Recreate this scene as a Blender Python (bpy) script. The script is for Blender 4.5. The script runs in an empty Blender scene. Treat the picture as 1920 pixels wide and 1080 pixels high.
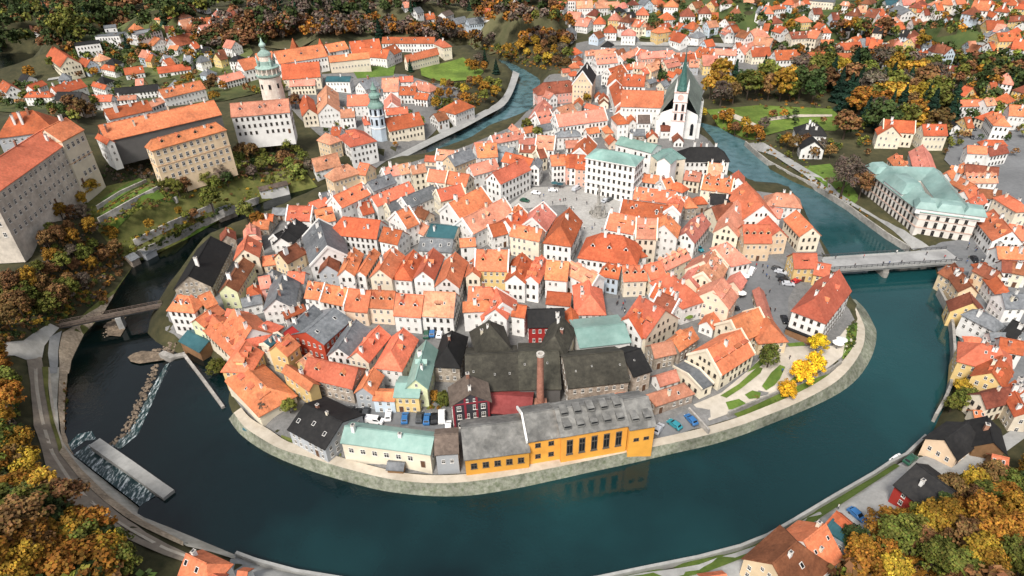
import bpy, math, random
import numpy as np
from mathutils import Vector, Matrix, geometry
from mathutils.bvhtree import BVHTree
R = math.radians
rng = random.Random(7)

# ------------------------------------------------------------------ camera, sky, sun, exposure
sc = bpy.context.scene
col = sc.collection
W0, H0, FPX = 1920.0, 1080.0, 1200.0
CAMH, PITCH, ROLL = 130.0, R(33.5), 0.0276
F = Vector((0, math.cos(PITCH), -math.sin(PITCH)))
R0 = Vector((1, 0, 0)); U0 = Vector((0, math.sin(PITCH), math.cos(PITCH)))
RX = (R0 * math.cos(ROLL) - U0 * math.sin(ROLL)).normalized()
UY = (U0 * math.cos(ROLL) + R0 * math.sin(ROLL)).normalized()
CAM = Vector((0, 0, CAMH))
cd = bpy.data.cameras.new('camera'); cam = bpy.data.objects.new('camera', cd); col.objects.link(cam)
cam.matrix_world = Matrix(((RX.x, UY.x, -F.x, CAM.x), (RX.y, UY.y, -F.y, CAM.y), (RX.z, UY.z, -F.z, CAM.z), (0, 0, 0, 1)))
cd.sensor_width = 36; cd.lens = FPX / W0 * 36; cd.clip_end = 6000; cd.clip_start = 1
sc.camera = cam
SUN_EL, SUN_AZ = R(52), R(205)        # azimuth measured clockwise from +Y
w = bpy.data.worlds.new("World"); sc.world = w; w.use_nodes = True
nt = w.node_tree; bg = nt.nodes['Background']
sky = nt.nodes.new('ShaderNodeTexSky'); sky.sky_type = 'NISHITA'; sky.sun_disc = False
sky.sun_elevation = SUN_EL; sky.sun_rotation = SUN_AZ; sky.dust_density = 4.0; sky.air_density = 1.0; sky.ozone_density = 1.0
hs = nt.nodes.new('ShaderNodeHueSaturation'); hs.inputs['Saturation'].default_value = 0.35
nt.links.new(sky.outputs[0], hs.inputs['Color']); nt.links.new(hs.outputs[0], bg.inputs[0]); bg.inputs[1].default_value = 0.12
sl = bpy.data.lights.new('sun', 'SUN'); sl.energy = 2.5; sl.angle = R(14); sl.color = (1.0, 0.94, 0.86)
so = bpy.data.objects.new('sun', sl); col.objects.link(so)
sd = Vector((math.sin(SUN_AZ) * math.cos(SUN_EL), math.cos(SUN_AZ) * math.cos(SUN_EL), math.sin(SUN_EL)))
so.rotation_euler = sd.to_track_quat('Z', 'Y').to_euler()
sc.view_settings.view_transform = 'Standard'; sc.view_settings.look = 'None'; sc.view_settings.gamma = 1
sc.view_settings.exposure = 0.58
sc.cycles.max_bounces = 5; sc.cycles.diffuse_bounces = 3; sc.cycles.glossy_bounces = 3; sc.cycles.transparent_max_bounces = 4

# ------------------------------------------------------------------ pixel -> world
def ray(px, py):
    return F + RX * ((px - W0/2) / FPX) - UY * ((py - H0/2) / FPX)
def at(px, py, z):
    d = ray(px, py)
    if d.z > -0.02: d.z = -0.02
    return CAM + d * ((z - CAMH) / d.z)
def topx(p):
    d = Vector(p) - CAM; k = d.dot(F)
    return (W0/2 + FPX * d.dot(RX) / k, H0/2 - FPX * d.dot(UY) / k)

# ------------------------------------------------------------------ materials
def sr(h):
    h = h.lstrip('#'); o = []
    for i in (0, 2, 4):
        c = int(h[i:i+2], 16) / 255
        o.append(c / 12.92 if c <= .04045 else ((c + .055) / 1.055) ** 2.4)
    return tuple(o)
MATS = {}
def pm(name, c1, c2, scale=0.6, rough=.85, vr=.12, hr=.01, bump=0., big=.08, bigamt=.35, tile=None, spec=.3, metal=0., moss=0.):
    """two-tone procedural surface: fine noise between two tones, broad weathering, and a shift per object"""
    m = bpy.data.materials.new(name); m.use_nodes = True; n = m.node_tree; L = n.links
    b = n.nodes['Principled BSDF']; b.inputs['Roughness'].default_value = rough; b.inputs['Metallic'].default_value = metal
    b.inputs['Specular IOR Level'].default_value = spec
    tc = n.nodes.new('ShaderNodeTexCoord'); oi = n.nodes.new('ShaderNodeObjectInfo')
    ad = n.nodes.new('ShaderNodeVectorMath'); ad.operation = 'ADD'
    mu = n.nodes.new('ShaderNodeMath'); mu.operation = 'MULTIPLY'; mu.inputs[1].default_value = 137.
    L.new(oi.outputs['Random'], mu.inputs[0]); L.new(tc.outputs['Object'], ad.inputs[0]); L.new(mu.outputs[0], ad.inputs[1])
    no = n.nodes.new('ShaderNodeTexNoise'); no.inputs['Scale'].default_value = scale; no.inputs['Detail'].default_value = 5; no.inputs['Roughness'].default_value = .7
    L.new(ad.outputs[0], no.inputs['Vector'])
    rp = n.nodes.new('ShaderNodeMapRange'); rp.inputs[1].default_value = .3; rp.inputs[2].default_value = .7; L.new(no.outputs[0], rp.inputs[0])
    mx = n.nodes.new('ShaderNodeMix'); mx.data_type = 'RGBA'; mx.inputs['A'].default_value = (*c1, 1); mx.inputs['B'].default_value = (*c2, 1)
    L.new(rp.outputs[0], mx.inputs['Factor']); out = mx.outputs['Result']
    n2 = n.nodes.new('ShaderNodeTexNoise'); n2.inputs['Scale'].default_value = big; n2.inputs['Detail'].default_value = 3; L.new(ad.outputs[0], n2.inputs['Vector'])
    r2 = n.nodes.new('ShaderNodeMapRange'); r2.inputs[1].default_value = .3; r2.inputs[2].default_value = .7
    r2.inputs[3].default_value = 1 - bigamt; r2.inputs[4].default_value = 1 + bigamt * .5; L.new(n2.outputs[0], r2.inputs[0])
    hv = n.nodes.new('ShaderNodeHueSaturation'); L.new(out, hv.inputs['Color'])
    vm = n.nodes.new('ShaderNodeMapRange'); vm.inputs[3].default_value = 1 - vr; vm.inputs[4].default_value = 1 + vr; L.new(oi.outputs['Random'], vm.inputs[0])
    mm = n.nodes.new('ShaderNodeMath'); mm.operation = 'MULTIPLY'; L.new(vm.outputs[0], mm.inputs[0]); L.new(r2.outputs[0], mm.inputs[1]); L.new(mm.outputs[0], hv.inputs['Value'])
    fr = n.nodes.new('ShaderNodeMath'); fr.operation = 'FRACT'; m7 = n.nodes.new('ShaderNodeMath'); m7.operation = 'MULTIPLY'; m7.inputs[1].default_value = 7.31
    L.new(oi.outputs['Random'], m7.inputs[0]); L.new(m7.outputs[0], fr.inputs[0])
    hm = n.nodes.new('ShaderNodeMapRange'); hm.inputs[3].default_value = .5 - hr; hm.inputs[4].default_value = .5 + hr; L.new(fr.outputs[0], hm.inputs[0]); L.new(hm.outputs[0], hv.inputs['Hue'])
    out = hv.outputs[0]
    if tile:
        vo = n.nodes.new('ShaderNodeTexVoronoi'); vo.inputs['Scale'].default_value = tile; L.new(ad.outputs[0], vo.inputs['Vector'])
        sx = n.nodes.new('ShaderNodeSeparateColor'); L.new(vo.outputs['Color'], sx.inputs[0])
        tv = n.nodes.new('ShaderNodeMapRange'); tv.inputs[3].default_value = .86; tv.inputs[4].default_value = 1.10; L.new(sx.outputs[0], tv.inputs[0])
        h3 = n.nodes.new('ShaderNodeHueSaturation'); L.new(out, h3.inputs['Color']); L.new(tv.outputs[0], h3.inputs['Value']); out = h3.outputs[0]
    if moss:                     # soot and moss patches, more on some roofs than on others
        n4 = n.nodes.new('ShaderNodeTexNoise'); n4.inputs['Scale'].default_value = .45; n4.inputs['Detail'].default_value = 6; n4.inputs['Roughness'].default_value = .75; L.new(ad.outputs[0], n4.inputs['Vector'])
        r4 = n.nodes.new('ShaderNodeMapRange'); r4.inputs[1].default_value = .50; r4.inputs[2].default_value = .78; r4.inputs[4].default_value = moss; L.new(n4.outputs[0], r4.inputs[0])
        m4 = n.nodes.new('ShaderNodeMath'); m4.operation = 'MULTIPLY'; L.new(r4.outputs[0], m4.inputs[0]); L.new(fr.outputs[0], m4.inputs[1])
        x4 = n.nodes.new('ShaderNodeMix'); x4.data_type = 'RGBA'; x4.inputs['B'].default_value = (.10, .055, .035, 1); L.new(m4.outputs[0], x4.inputs['Factor']); L.new(out, x4.inputs['A']); out = x4.outputs['Result']
    L.new(out, b.inputs['Base Color'])
    if bump:
        bp = n.nodes.new('ShaderNodeBump'); bp.inputs['Strength'].default_value = bump; bp.inputs['Distance'].default_value = .15
        L.new(no.outputs[0], bp.inputs['Height']); L.new(bp.outputs[0], b.inputs['Normal'])
    MATS[name] = m; return m
def plain(name, c, rough=.6, spec=.4, metal=0.):
    m = bpy.data.materials.new(name); m.use_nodes = True; b = m.node_tree.nodes['Principled BSDF']
    b.inputs['Base Color'].default_value = (*c, 1); b.inputs['Roughness'].default_value = rough; b.inputs['Metallic'].default_value = metal
    b.inputs['Specular IOR Level'].default_value = spec; MATS[name] = m; return m

ROOF = {
 'o': (pm('terracotta_tile', (.50,.135,.062), (.60,.195,.098), 1.0, vr=.22, hr=.010, big=.12, bigamt=.28, tile=1.8, moss=.9), 'orange'),
 'r': (pm('red_clay_tile', (.36,.080,.030), (.47,.125,.050), 1.0, vr=.22, hr=.004, big=.15, bigamt=.3, tile=1.8, moss=.9), 'red'),
 'p': (pm('pale_clay_tile', (.50,.185,.115), (.60,.27,.18), 1.0, vr=.22, hr=.014, big=.15, bigamt=.28, tile=1.8, moss=.9), 'pale salmon'),
 'b': (pm('brown_clay_tile', (.15,.045,.022), (.25,.085,.045), 1.0, vr=.2, hr=.01, big=.15, bigamt=.4, tile=2.2), 'brown'),
 'k': (pm('black_roofing', (.009,.009,.010), (.020,.019,.018), .8, rough=.8, vr=.25, big=.1, bigamt=.4, tile=1.5), 'black'),
 'g': (pm('grey_slate', (.11,.12,.13), (.20,.21,.22), .8, rough=.6, vr=.25, big=.1, bigamt=.3, tile=1.6), 'grey'),
 'd': (pm('mossy_shingle', (.035,.033,.026), (.080,.074,.056), .6, rough=.9, vr=.15, big=.09, bigamt=.5, tile=1.5), 'mossy'),
 'c': (pm('copper_patina', (.15,.27,.235), (.24,.36,.32), .5, rough=.6, vr=.15, big=.1, bigamt=.3), 'copper green'),
 'v': (pm('pale_mint_metal', (.17,.29,.255), (.25,.37,.33), .5, rough=.5, vr=.1, big=.1, bigamt=.25), 'mint metal'),
 't': (pm('teal_sheet', (.022,.075,.09), (.04,.11,.13), .5, rough=.4, vr=.15), 'dark teal'),
 'm': (pm('maroon_sheet', (.19,.03,.035), (.27,.055,.06), .8, rough=.55, vr=.1), 'maroon'),
 'w': (pm('timber_shingle', (.10,.075,.06), (.17,.13,.105), .8, rough=.9, vr=.15, tile=1.5), 'shingle'),
}
def plaster(name, c, v=.1):
    d = tuple(x * .86 for x in c)
    return pm(name, d, c, .35, rough=.9, vr=v, hr=.008, big=.12, bigamt=.16)
WALL = {
 'w': (plaster('white_plaster', (.80,.79,.76)), 'white'),
 'c': (plaster('cream_plaster', (.78,.70,.55)), 'cream'),
 'y': (plaster('yellow_plaster', (.74,.54,.24)), 'yellow'),
 'n': (plaster('tan_plaster', (.78,.60,.40)), 'tan'),
 'p': (plaster('pink_plaster', (.74,.40,.32)), 'pink'),
 'a': (plaster('peach_plaster', (.78,.62,.47)), 'peach'),
 'g': (plaster('grey_plaster', (.42,.44,.46)), 'grey'),
 'e': (plaster('dark_render', (.13,.125,.12)), 'dark grey'),
 'r': (plaster('red_plaster', (.42,.05,.03)), 'red'),
 'l': (plaster('pale_green_plaster', (.64,.66,.42)), 'pale green'),
 'b': (plaster('pale_blue_plaster', (.56,.65,.72)), 'pale blue'),
 'o': (plaster('ochre_plaster', (.72,.36,.055)), 'ochre'),
 't': (pm('brown_boards', (.16,.085,.04), (.25,.14,.07), .8), 'timber clad'),
 's': (pm('rubble_stone', (.24,.19,.15), (.52,.45,.37), .9, rough=.95, vr=.08, big=.3, bigamt=.35, bump=.5, tile=1.2), 'stone walled'),
 'h': (pm('weathered_render', (.42,.38,.32), (.66,.60,.50), .5, rough=.95, vr=.05, big=.15, bigamt=.25), 'weathered stone'),
 'm': (pm('charcoal_boards', (.035,.035,.045), (.06,.055,.06), .8), 'charcoal boarded'),
}
M_GLASS = plain('window_glass', (.012,.014,.017), .35, .2)
M_FRAME = plain('window_frame_paint', (.66,.64,.60), .6)
M_DOOR = plain('door_wood', (.11,.055,.03), .6)
M_WHITE = WALL['w'][0]
M_BRICK = pm('chimney_brick', (.26,.11,.075), (.40,.20,.14), 1.5, rough=.9, vr=.1, big=.3, bigamt=.3, tile=2.0)
M_STONE = pm('grey_stone', (.22,.21,.19), (.38,.36,.33), .8, rough=.95, bump=.3, big=.1, bigamt=.3, tile=1.0)
M_CONC = pm('concrete', (.25,.25,.24), (.36,.36,.345), .5, rough=.9, big=.07, bigamt=.2)
M_CAP = plain('chimney_cap_stone', (.45,.42,.38), .9)
M_STEEL = plain('dark_steel', (.06,.06,.065), .5)

# ------------------------------------------------------------------ mesh builder
class MB:
    def __init__(s): s.v = []; s.f = []; s.m = []
    def vs(s, pts):
        i = len(s.v); s.v.extend([tuple(p) for p in pts]); return list(range(i, i + len(pts)))
    def face(s, pts, m=0):
        s.f.append(s.vs(pts)); s.m.append(m)
    def idx(s, ids, m=0): s.f.append(ids); s.m.append(m)
    def box(s, x0, y0, z0, x1, y1, z1, m=0, bottom=True):
        a = s.vs([(x0,y0,z0),(x1,y0,z0),(x1,y1,z0),(x0,y1,z0),(x0,y0,z1),(x1,y0,z1),(x1,y1,z1),(x0,y1,z1)])
        for q in ((0,1,5,4),(1,2,6,5),(2,3,7,6),(3,0,4,7),(4,5,6,7)) + (((3,2,1,0),) if bottom else ()):
            s.idx([a[i] for i in q], m)
    def ring(s, cx, cy, prof, n=12, m=0, cap=True, rot=0.):
        """surface of revolution: prof = [(radius, z), ...]"""
        rows = [s.vs([(cx + r*math.cos(rot + 2*math.pi*k/n), cy + r*math.sin(rot + 2*math.pi*k/n), z) for k in range(n)]) for r, z in prof]
        for a, b in zip(rows, rows[1:]):
            for k in range(n): s.idx([a[k], a[(k+1) % n], b[(k+1) % n], b[k]], m)
        if cap: s.idx(rows[-1], m); s.idx(rows[0][::-1], m)
    def slab(s, pts, th, m=0):
        """a sloping polygon given thickness downwards"""
        a = s.vs(pts); b = s.vs([(p[0], p[1], p[2] - th) for p in pts]); n = len(pts)
        s.idx(a, m); s.idx(b[::-1], m)
        for i in range(n): s.idx([a[i], b[i], b[(i+1) % n], a[(i+1) % n]], m)
    def tube(s, p, q, r, n=6, m=0):
        p = Vector(p); q = Vector(q); d = (q - p).normalized(); u = d.orthogonal().normalized(); v = d.cross(u)
        a = s.vs([p + (u*math.cos(2*math.pi*k/n) + v*math.sin(2*math.pi*k/n))*r for k in range(n)])
        b = s.vs([q + (u*math.cos(2*math.pi*k/n) + v*math.sin(2*math.pi*k/n))*r for k in range(n)])
        for k in range(n): s.idx([a[k], a[(k+1) % n], b[(k+1) % n], b[k]], m)
        s.idx(a[::-1], m); s.idx(b, m)
    def mesh(s, name, mats):
        me = bpy.data.meshes.new(name); me.from_pydata(s.v, [], s.f)
        for m in mats: me.materials.append(m)
        if len(mats) > 1: me.polygons.foreach_set('material_index', s.m)
        me.update(); return me
    def build(s, name, mats, parent=None):
        if not isinstance(mats, (list, tuple)): mats = [mats]
        return add(name, s.mesh(name, mats), parent)
def add(name, me, parent=None, loc=None, rz=0., sc_=None):
    o = bpy.data.objects.new(name, me); col.objects.link(o)
    if parent is not None: o.parent = parent
    if loc is not None: o.location = loc
    if rz: o.rotation_euler = (0, 0, rz)
    if sc_ is not None: o.scale = sc_
    return o
def empty(name, loc, rz=0.):
    o = add(name, None, None, loc, rz); o.empty_display_size = 1; return o
def tag(o, label=None, cat=None, group=None, kind=None):
    if label: o['label'] = label
    if cat: o['category'] = cat
    if group: o['group'] = group
    if kind: o['kind'] = kind
    return o
THINGS = []      # (object, phrase, pixel) whose labels are worked out at the end
# ------------------------------------------------------------------ river outline (pixels on the water plane) and land heights
INNER = [(1010,147),(1014,150),(1010,168),(997,207),(975,226),(940,240),(905,252),(870,270),(812,286),(790,298),(745,308),(690,325),(640,345),(605,366),(555,388),(500,415),(460,428),(425,443),(370,470),(350,495),(320,535),(300,560),(284,590),(277,625),(295,642),(345,662),(352,640),(388,668),(402,690),(425,712),(418,760),(428,785),(447,812),(480,838),(517,858),(567,879),(630,899),(700,918),(755,927),(817,932),(880,931),(960,919),(1035,903),(1110,886),(1185,870),(1260,852),(1335,835),(1397,815),(1440,798),(1490,778),(1547,753),(1590,728),(1620,698),(1640,660),(1646,625),(1640,607),(1625,580),(1605,560),(1588,535),(1572,515),(1562,477),(1540,442),(1525,420),(1510,387),(1490,362),(1455,352),(1418,352),(1385,340),(1362,317),(1357,295),(1347,270),(1330,255),(1308,240)]
OUTER = [(1310,230),(1347,240),(1372,255),(1397,266),(1418,284),(1440,318),(1487,343),(1525,358),(1555,373),(1590,398),(1627,426),(1665,451),(1702,471),(1745,495),(1755,530),(1782,577),(1787,607),(1790,652),(1787,690),(1782,720),(1772,747),(1755,775),(1738,812),(1720,830),(1700,848),(1670,863),(1640,883),(1565,926),(1490,971),(1440,1000),(1412,1011),(1390,1020),(1310,1041),(1210,1061),(1120,1080),(1000,1097),(860,1102),(720,1094),(635,1080),(555,1067),(480,1047),(442,1033),(350,995),(267,960),(255,945),(140,857),(130,847),(122,815),(125,740),(130,680),(155,627),(190,592),(220,540),(250,496),(350,447),(400,418),(440,405),(480,382),(530,365),(615,345),(680,322),(747,300),(812,271),(830,261),(870,243),(905,221),(925,217),(942,195),(960,170),(970,150),(966,140),(945,128),(900,113),(846,102),(838,93),(870,92),(900,100),(950,113),(985,131)]
UPSTREAM = [(-90,104),(20,100),(75,92),(92,100),(72,118),(57,135),(57,150),(0,160),(-90,172)]
ZLOW = -1.5
def outline(pts, z): return np.array([[*(at(x, y, z).xy)] for x, y in pts])
def zof(i_xy): return 0.0
# the reach left of the weir lies lower
def zr(p): return ZLOW if (p[0] < 340 and p[1] < 850) or p[1] < 345 and p[0] < 1015 or (p[0] < 700 and p[1] < 640) else 0.0
RIV = np.array([[*(at(x, y, zr((x, y))).xy)] for x, y in INNER + OUTER])
UPS = outline(UPSTREAM, ZLOW)
def segdist(P, poly):
    d = np.full(len(P), 1e9); inside = np.zeros(len(P), bool); n = len(poly)
    for i in range(n):
        a = poly[i]; b = poly[(i+1) % n]; ab = b - a; L = ab @ ab + 1e-9
        t = np.clip(((P - a) @ ab) / L, 0, 1)
        d = np.minimum(d, np.hypot(*(P - a - t[:, None]*ab).T))
        c = ((a[1] > P[:, 1]) != (b[1] > P[:, 1]))
        xi = a[0] + (P[:, 1] - a[1]) * (b[0] - a[0]) / (b[1] - a[1] + 1e-12)
        inside ^= c & (P[:, 0] < xi)
    return np.where(inside, -d, d)
# (px, py, height[, bank slope])
CP = """870,905,3.2,.55 600,872,3.2,.55 1200,848,3.2,.55 1450,775,3.2,.55 1600,690,3.2,.55 1625,620,3.2,.55 470,800,3.4,.8 700,770,4.5 1150,760,4.5 1400,700,4.5 1540,600,4.5
400,600,5 345,560,4 330,640,2.5 700,620,6.5 1000,640,6 1250,600,6 1440,520,6 1060,370,9 850,450,8.5 650,500,7.5 1250,450,8 1400,420,7 560,420,5 700,370,6 850,320,7 1000,260,7 1140,200,7 1250,240,8.5 1200,300,9 1330,330,7 1480,400,4.5 420,480,4 470,440,4
1130,130,8 1180,110,9 1050,200,6 650,250,5 750,220,5 600,290,5 820,180,5 860,140,5 930,150,3.5 880,200,4 945,160,2.5,.6 800,266,2.5,.6
30,480,26 105,395,26 -60,560,26 150,420,16 200,480,6,.7 120,560,6,.7 60,600,9 0,640,10 250,370,19 330,365,15 300,420,11 380,382,8 440,375,5 480,348,4 520,335,4 290,350,20 440,300,18 250,230,26 150,260,32 60,220,33 -60,330,33 500,205,18 565,235,8 600,122,14 700,105,10 800,95,7 545,262,6
30,165,5 80,180,5 150,168,6 250,150,8 20,125,1 110,112,3 170,90,5 230,72,8 300,110,8 400,60,18 330,152,10 60,30,28 150,15,34 0,70,16 300,20,32 450,20,36 60,0,50 300,0,45
560,92,14 600,40,32 700,60,18 800,50,22 900,62,18 885,86,8 960,90,10 1040,92,8 560,0,40 760,0,36 960,8,30
1350,180,5 1450,190,5 1600,200,5 1420,245,4 1550,300,4 1700,250,6 1480,300,3.2 1650,335,4.5 1800,300,6 1900,200,7 1250,100,9 1400,110,8 1600,105,10 1750,130,8 1200,20,28 1400,20,28 1600,20,30 1800,20,36 1900,60,26 1100,60,16 1300,60,18 1700,70,18 1500,60,18 1400,-20,44 1800,-20,50 1000,-20,44
1800,450,5 1820,540,4.5 1810,700,4 1795,780,3.5 1880,850,6 1700,880,3.2 1600,960,3.2 1500,1015,3.2 1800,955,7 1900,1000,17 1700,1050,9 1600,1075,5 1850,1080,20 1000,1160,3 1300,1100,3
200,930,2.6,.8 350,1012,2.6 112,800,2.4,.6 90,690,3,.6 60,620,6 165,575,4,.6 30,700,8 40,850,12 110,960,11 0,1000,24 200,1045,12 300,1075,6 410,1060,3.2 0,800,18 500,1090,2.6"""
cps = []
for t in CP.split():
    q = [float(v) for v in t.split(',')]; p = at(q[0], q[1], q[2]); cps.append((p.x, p.y, q[2], q[3] if len(q) > 3 else 1.4))
cps = np.array(cps)
def axis(a, b, fine0, fine1, df, dc):
    o = [fine0]
    while o[-1] < fine1: o.append(o[-1] + df)
    s = df; x = o[-1]
    while x < b: s = min(s*1.12, dc); x += s; o.append(x)
    s = df; x = fine0; lo = []
    while x > a: s = min(s*1.12, dc); x -= s; lo.append(x)
    return np.array(lo[::-1] + o)
GX = axis(-1900, 1900, -230, 230, 2.5, 40.); GY = axis(-40, 2400, 70, 420, 2.5, 40.)
XX, YY = np.meshgrid(GX, GY); PP = np.stack([XX.ravel(), YY.ravel()], 1)
num = np.zeros(len(PP)); den = np.zeros(len(PP)); sn = np.zeros(len(PP))
for x, y, h, s in cps:
    d2 = (PP[:, 0]-x)**2 + (PP[:, 1]-y)**2
    wt = 1 / (d2 + 60 + (0.02*np.hypot(x, y))**2) ** 1.7
    num += wt*h; den += wt; sn += wt*s
HL = num/den; SL = sn/den
DR = np.minimum(segdist(PP, RIV), segdist(PP, UPS))
xn = np.sin(PP[:, 0]*.11 + 1.3*np.sin(PP[:, 1]*.07)) * np.cos(PP[:, 1]*.13)
HG = np.minimum(HL + .25*xn, ZLOW + DR*SL*.9 + .2)
HG = np.where(DR < 0, np.maximum(ZLOW + DR*1.2, -5.), HG)
HG = HG.reshape(XX.shape)
def gh(x, y):
    i = min(max(int(np.searchsorted(GX, x)) - 1, 0), len(GX)-2); j = min(max(int(np.searchsorted(GY, y)) - 1, 0), len(GY)-2)
    u = min(max((x-GX[i])/(GX[i+1]-GX[i]), 0), 1); v = min(max((y-GY[j])/(GY[j+1]-GY[j]), 0), 1)
    return float((HG[j, i]*(1-u) + HG[j, i+1]*u)*(1-v) + (HG[j+1, i]*(1-u) + HG[j+1, i+1]*u)*v)
def ground(px, py):
    z = 6.
    for _ in range(24):
        p = at(px, py, z); z += .6*(gh(p.x, p.y) - z)
    return at(px, py, z)

M_EARTH = pm('autumn_hillside', (.030,.033,.014), (.075,.066,.030), .25, rough=1, vr=0, hr=0, big=.03, bigamt=.5, bump=.4)
M_PAVE = pm('cobbled_paving', (.13,.13,.125), (.20,.195,.19), .5, rough=.9, vr=.05, hr=0, big=.05, bigamt=.22, tile=2.0)
M_ASPH = pm('asphalt', (.13,.135,.14), (.18,.185,.19), .6, rough=.9, vr=.05, hr=0, big=.06, bigamt=.2)
M_PATH = pm('sandy_path', (.38,.33,.26), (.50,.45,.37), .5, rough=.95, vr=.05, hr=0, big=.08, bigamt=.2)
M_GRASS = pm('lawn_grass', (.07,.13,.018), (.14,.20,.035), .5, rough=1, vr=.1, hr=.01, big=.07, bigamt=.4, bump=.3)
M_DRYG = pm('dry_grass', (.085,.105,.025), (.17,.165,.05), .4, rough=1, vr=.1, hr=.01, big=.07, bigamt=.4, bump=.3)
M_REVET = pm('bank_revetment', (.10,.12,.07), (.30,.30,.25), .9, rough=.95, vr=.05, hr=0, big=.12, bigamt=.45, bump=.6, tile=1.4)
M_GRAVEL = pm('river_gravel', (.28,.22,.15), (.52,.42,.31), 1.2, rough=.95, vr=.05, hr=0, big=.15, bigamt=.4, bump=.5, tile=1.6)
def foam_mat():
    m = bpy.data.materials.new('white_water'); m.use_nodes = True; n = m.node_tree; L = n.links; b = n.nodes['Principled BSDF']; b.inputs['Roughness'].default_value = .3
    tc = n.nodes.new('ShaderNodeTexCoord'); mp = n.nodes.new('ShaderNodeMapping'); mp.inputs['Scale'].default_value = (1.0, .35, 1); mp.inputs['Rotation'].default_value = (0, 0, .5); L.new(tc.outputs['Object'], mp.inputs['Vector'])
    a = n.nodes.new('ShaderNodeTexNoise'); a.inputs['Scale'].default_value = 1.4; a.inputs['Detail'].default_value = 7; a.inputs['Roughness'].default_value = .7; L.new(mp.outputs[0], a.inputs['Vector'])
    r = n.nodes.new('ShaderNodeMapRange'); r.inputs[1].default_value = .50; r.inputs[2].default_value = .68; L.new(a.outputs[0], r.inputs[0])
    mx = n.nodes.new('ShaderNodeMix'); mx.data_type = 'RGBA'; mx.inputs['A'].default_value = (.004, .025, .028, 1); mx.inputs['B'].default_value = (.72, .78, .80, 1); L.new(r.outputs[0], mx.inputs['Factor']); L.new(mx.outputs['Result'], b.inputs['Base Color'])
    bp = n.nodes.new('ShaderNodeBump'); bp.inputs['Strength'].default_value = .6; bp.inputs['Distance'].default_value = .3; L.new(a.outputs[0], bp.inputs['Height']); L.new(bp.outputs[0], b.inputs['Normal']); return m
M_FOAM = foam_mat()


def water_mat():
    m = bpy.data.materials.new('river_water'); m.use_nodes = True; n = m.node_tree; L = n.links; b = n.nodes['Principled BSDF']
    b.inputs['Base Color'].default_value = (.0015, .017, .020, 1); b.inputs['Roughness'].default_value = .06; b.inputs['IOR'].default_value = 1.36; b.inputs['Specular IOR Level'].default_value = .8
    tc = n.nodes.new('ShaderNodeTexCoord')
    def noise(sc, det, stretch=None):
        a = n.nodes.new('ShaderNodeTexNoise'); a.inputs['Scale'].default_value = sc; a.inputs['Detail'].default_value = det
        L.new(tc.outputs['Object'], a.inputs['Vector']); return a.outputs[0]
    def rng_(src, a, b_, c, d):
        r = n.nodes.new('ShaderNodeMapRange'); r.inputs[1].default_value = a; r.inputs[2].default_value = b_; r.inputs[3].default_value = c; r.inputs[4].default_value = d; L.new(src, r.inputs[0]); return r.outputs[0]
    fine = noise(1.3, 5); mid = noise(.22, 4); big = noise(.018, 3)
    ad = n.nodes.new('ShaderNodeMath'); ad.operation = 'MULTIPLY_ADD'; ad.inputs[1].default_value = 2.2; L.new(mid, ad.inputs[0]); L.new(fine, ad.inputs[2])
    bp = n.nodes.new('ShaderNodeBump'); bp.inputs['Distance'].default_value = .28; L.new(ad.outputs[0], bp.inputs['Height']); L.new(rng_(big, .40, .66, .06, .55), bp.inputs['Strength']); L.new(bp.outputs[0], b.inputs['Normal'])
    mx = n.nodes.new('ShaderNodeMix'); mx.data_type = 'RGBA'; mx.inputs['A'].default_value = (.0007, .009, .011, 1); mx.inputs['B'].default_value = (.007, .046, .050, 1)      # deep pools and silty shallows, the lighter tone doubling as painted sky reflection
    sp = n.nodes.new('ShaderNodeSeparateXYZ'); L.new(tc.outputs['Object'], sp.inputs[0])
    sh = n.nodes.new('ShaderNodeMath'); sh.operation = 'ADD'; sh.use_clamp = True; L.new(rng_(noise(.014, 4), .42, .66, 0, .8), sh.inputs[0]); L.new(rng_(sp.outputs['X'], 15, 120, 0, .75), sh.inputs[1]); L.new(sh.outputs[0], mx.inputs['Factor'])          # mottled at random, plus sky reflection painted in, lighter towards the right arm
    m2 = n.nodes.new('ShaderNodeMix'); m2.data_type = 'RGBA'; m2.inputs['B'].default_value = (.085, .165, .185, 1); L.new(mx.outputs['Result'], m2.inputs['A'])  # far channel: pale sky reflection painted into the colour, broken up by riffles
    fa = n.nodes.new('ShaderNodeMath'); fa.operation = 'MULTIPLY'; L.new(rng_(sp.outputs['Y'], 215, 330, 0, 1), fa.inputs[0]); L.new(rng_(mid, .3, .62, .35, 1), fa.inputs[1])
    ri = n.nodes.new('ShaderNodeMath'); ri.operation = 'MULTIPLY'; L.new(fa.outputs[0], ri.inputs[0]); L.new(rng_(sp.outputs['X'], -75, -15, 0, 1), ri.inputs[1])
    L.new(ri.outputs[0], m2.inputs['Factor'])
    m3 = n.nodes.new('ShaderNodeMix'); m3.data_type = 'RGBA'; m3.inputs['A'].default_value = (.0012, .0035, .0035, 1); L.new(m2.outputs['Result'], m3.inputs['B'])      # reflection of the dark hillside painted into the colour of the western arm
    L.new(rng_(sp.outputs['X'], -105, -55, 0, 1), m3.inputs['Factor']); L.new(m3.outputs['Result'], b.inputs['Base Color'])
    return m
M_WATER = water_mat()
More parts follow.
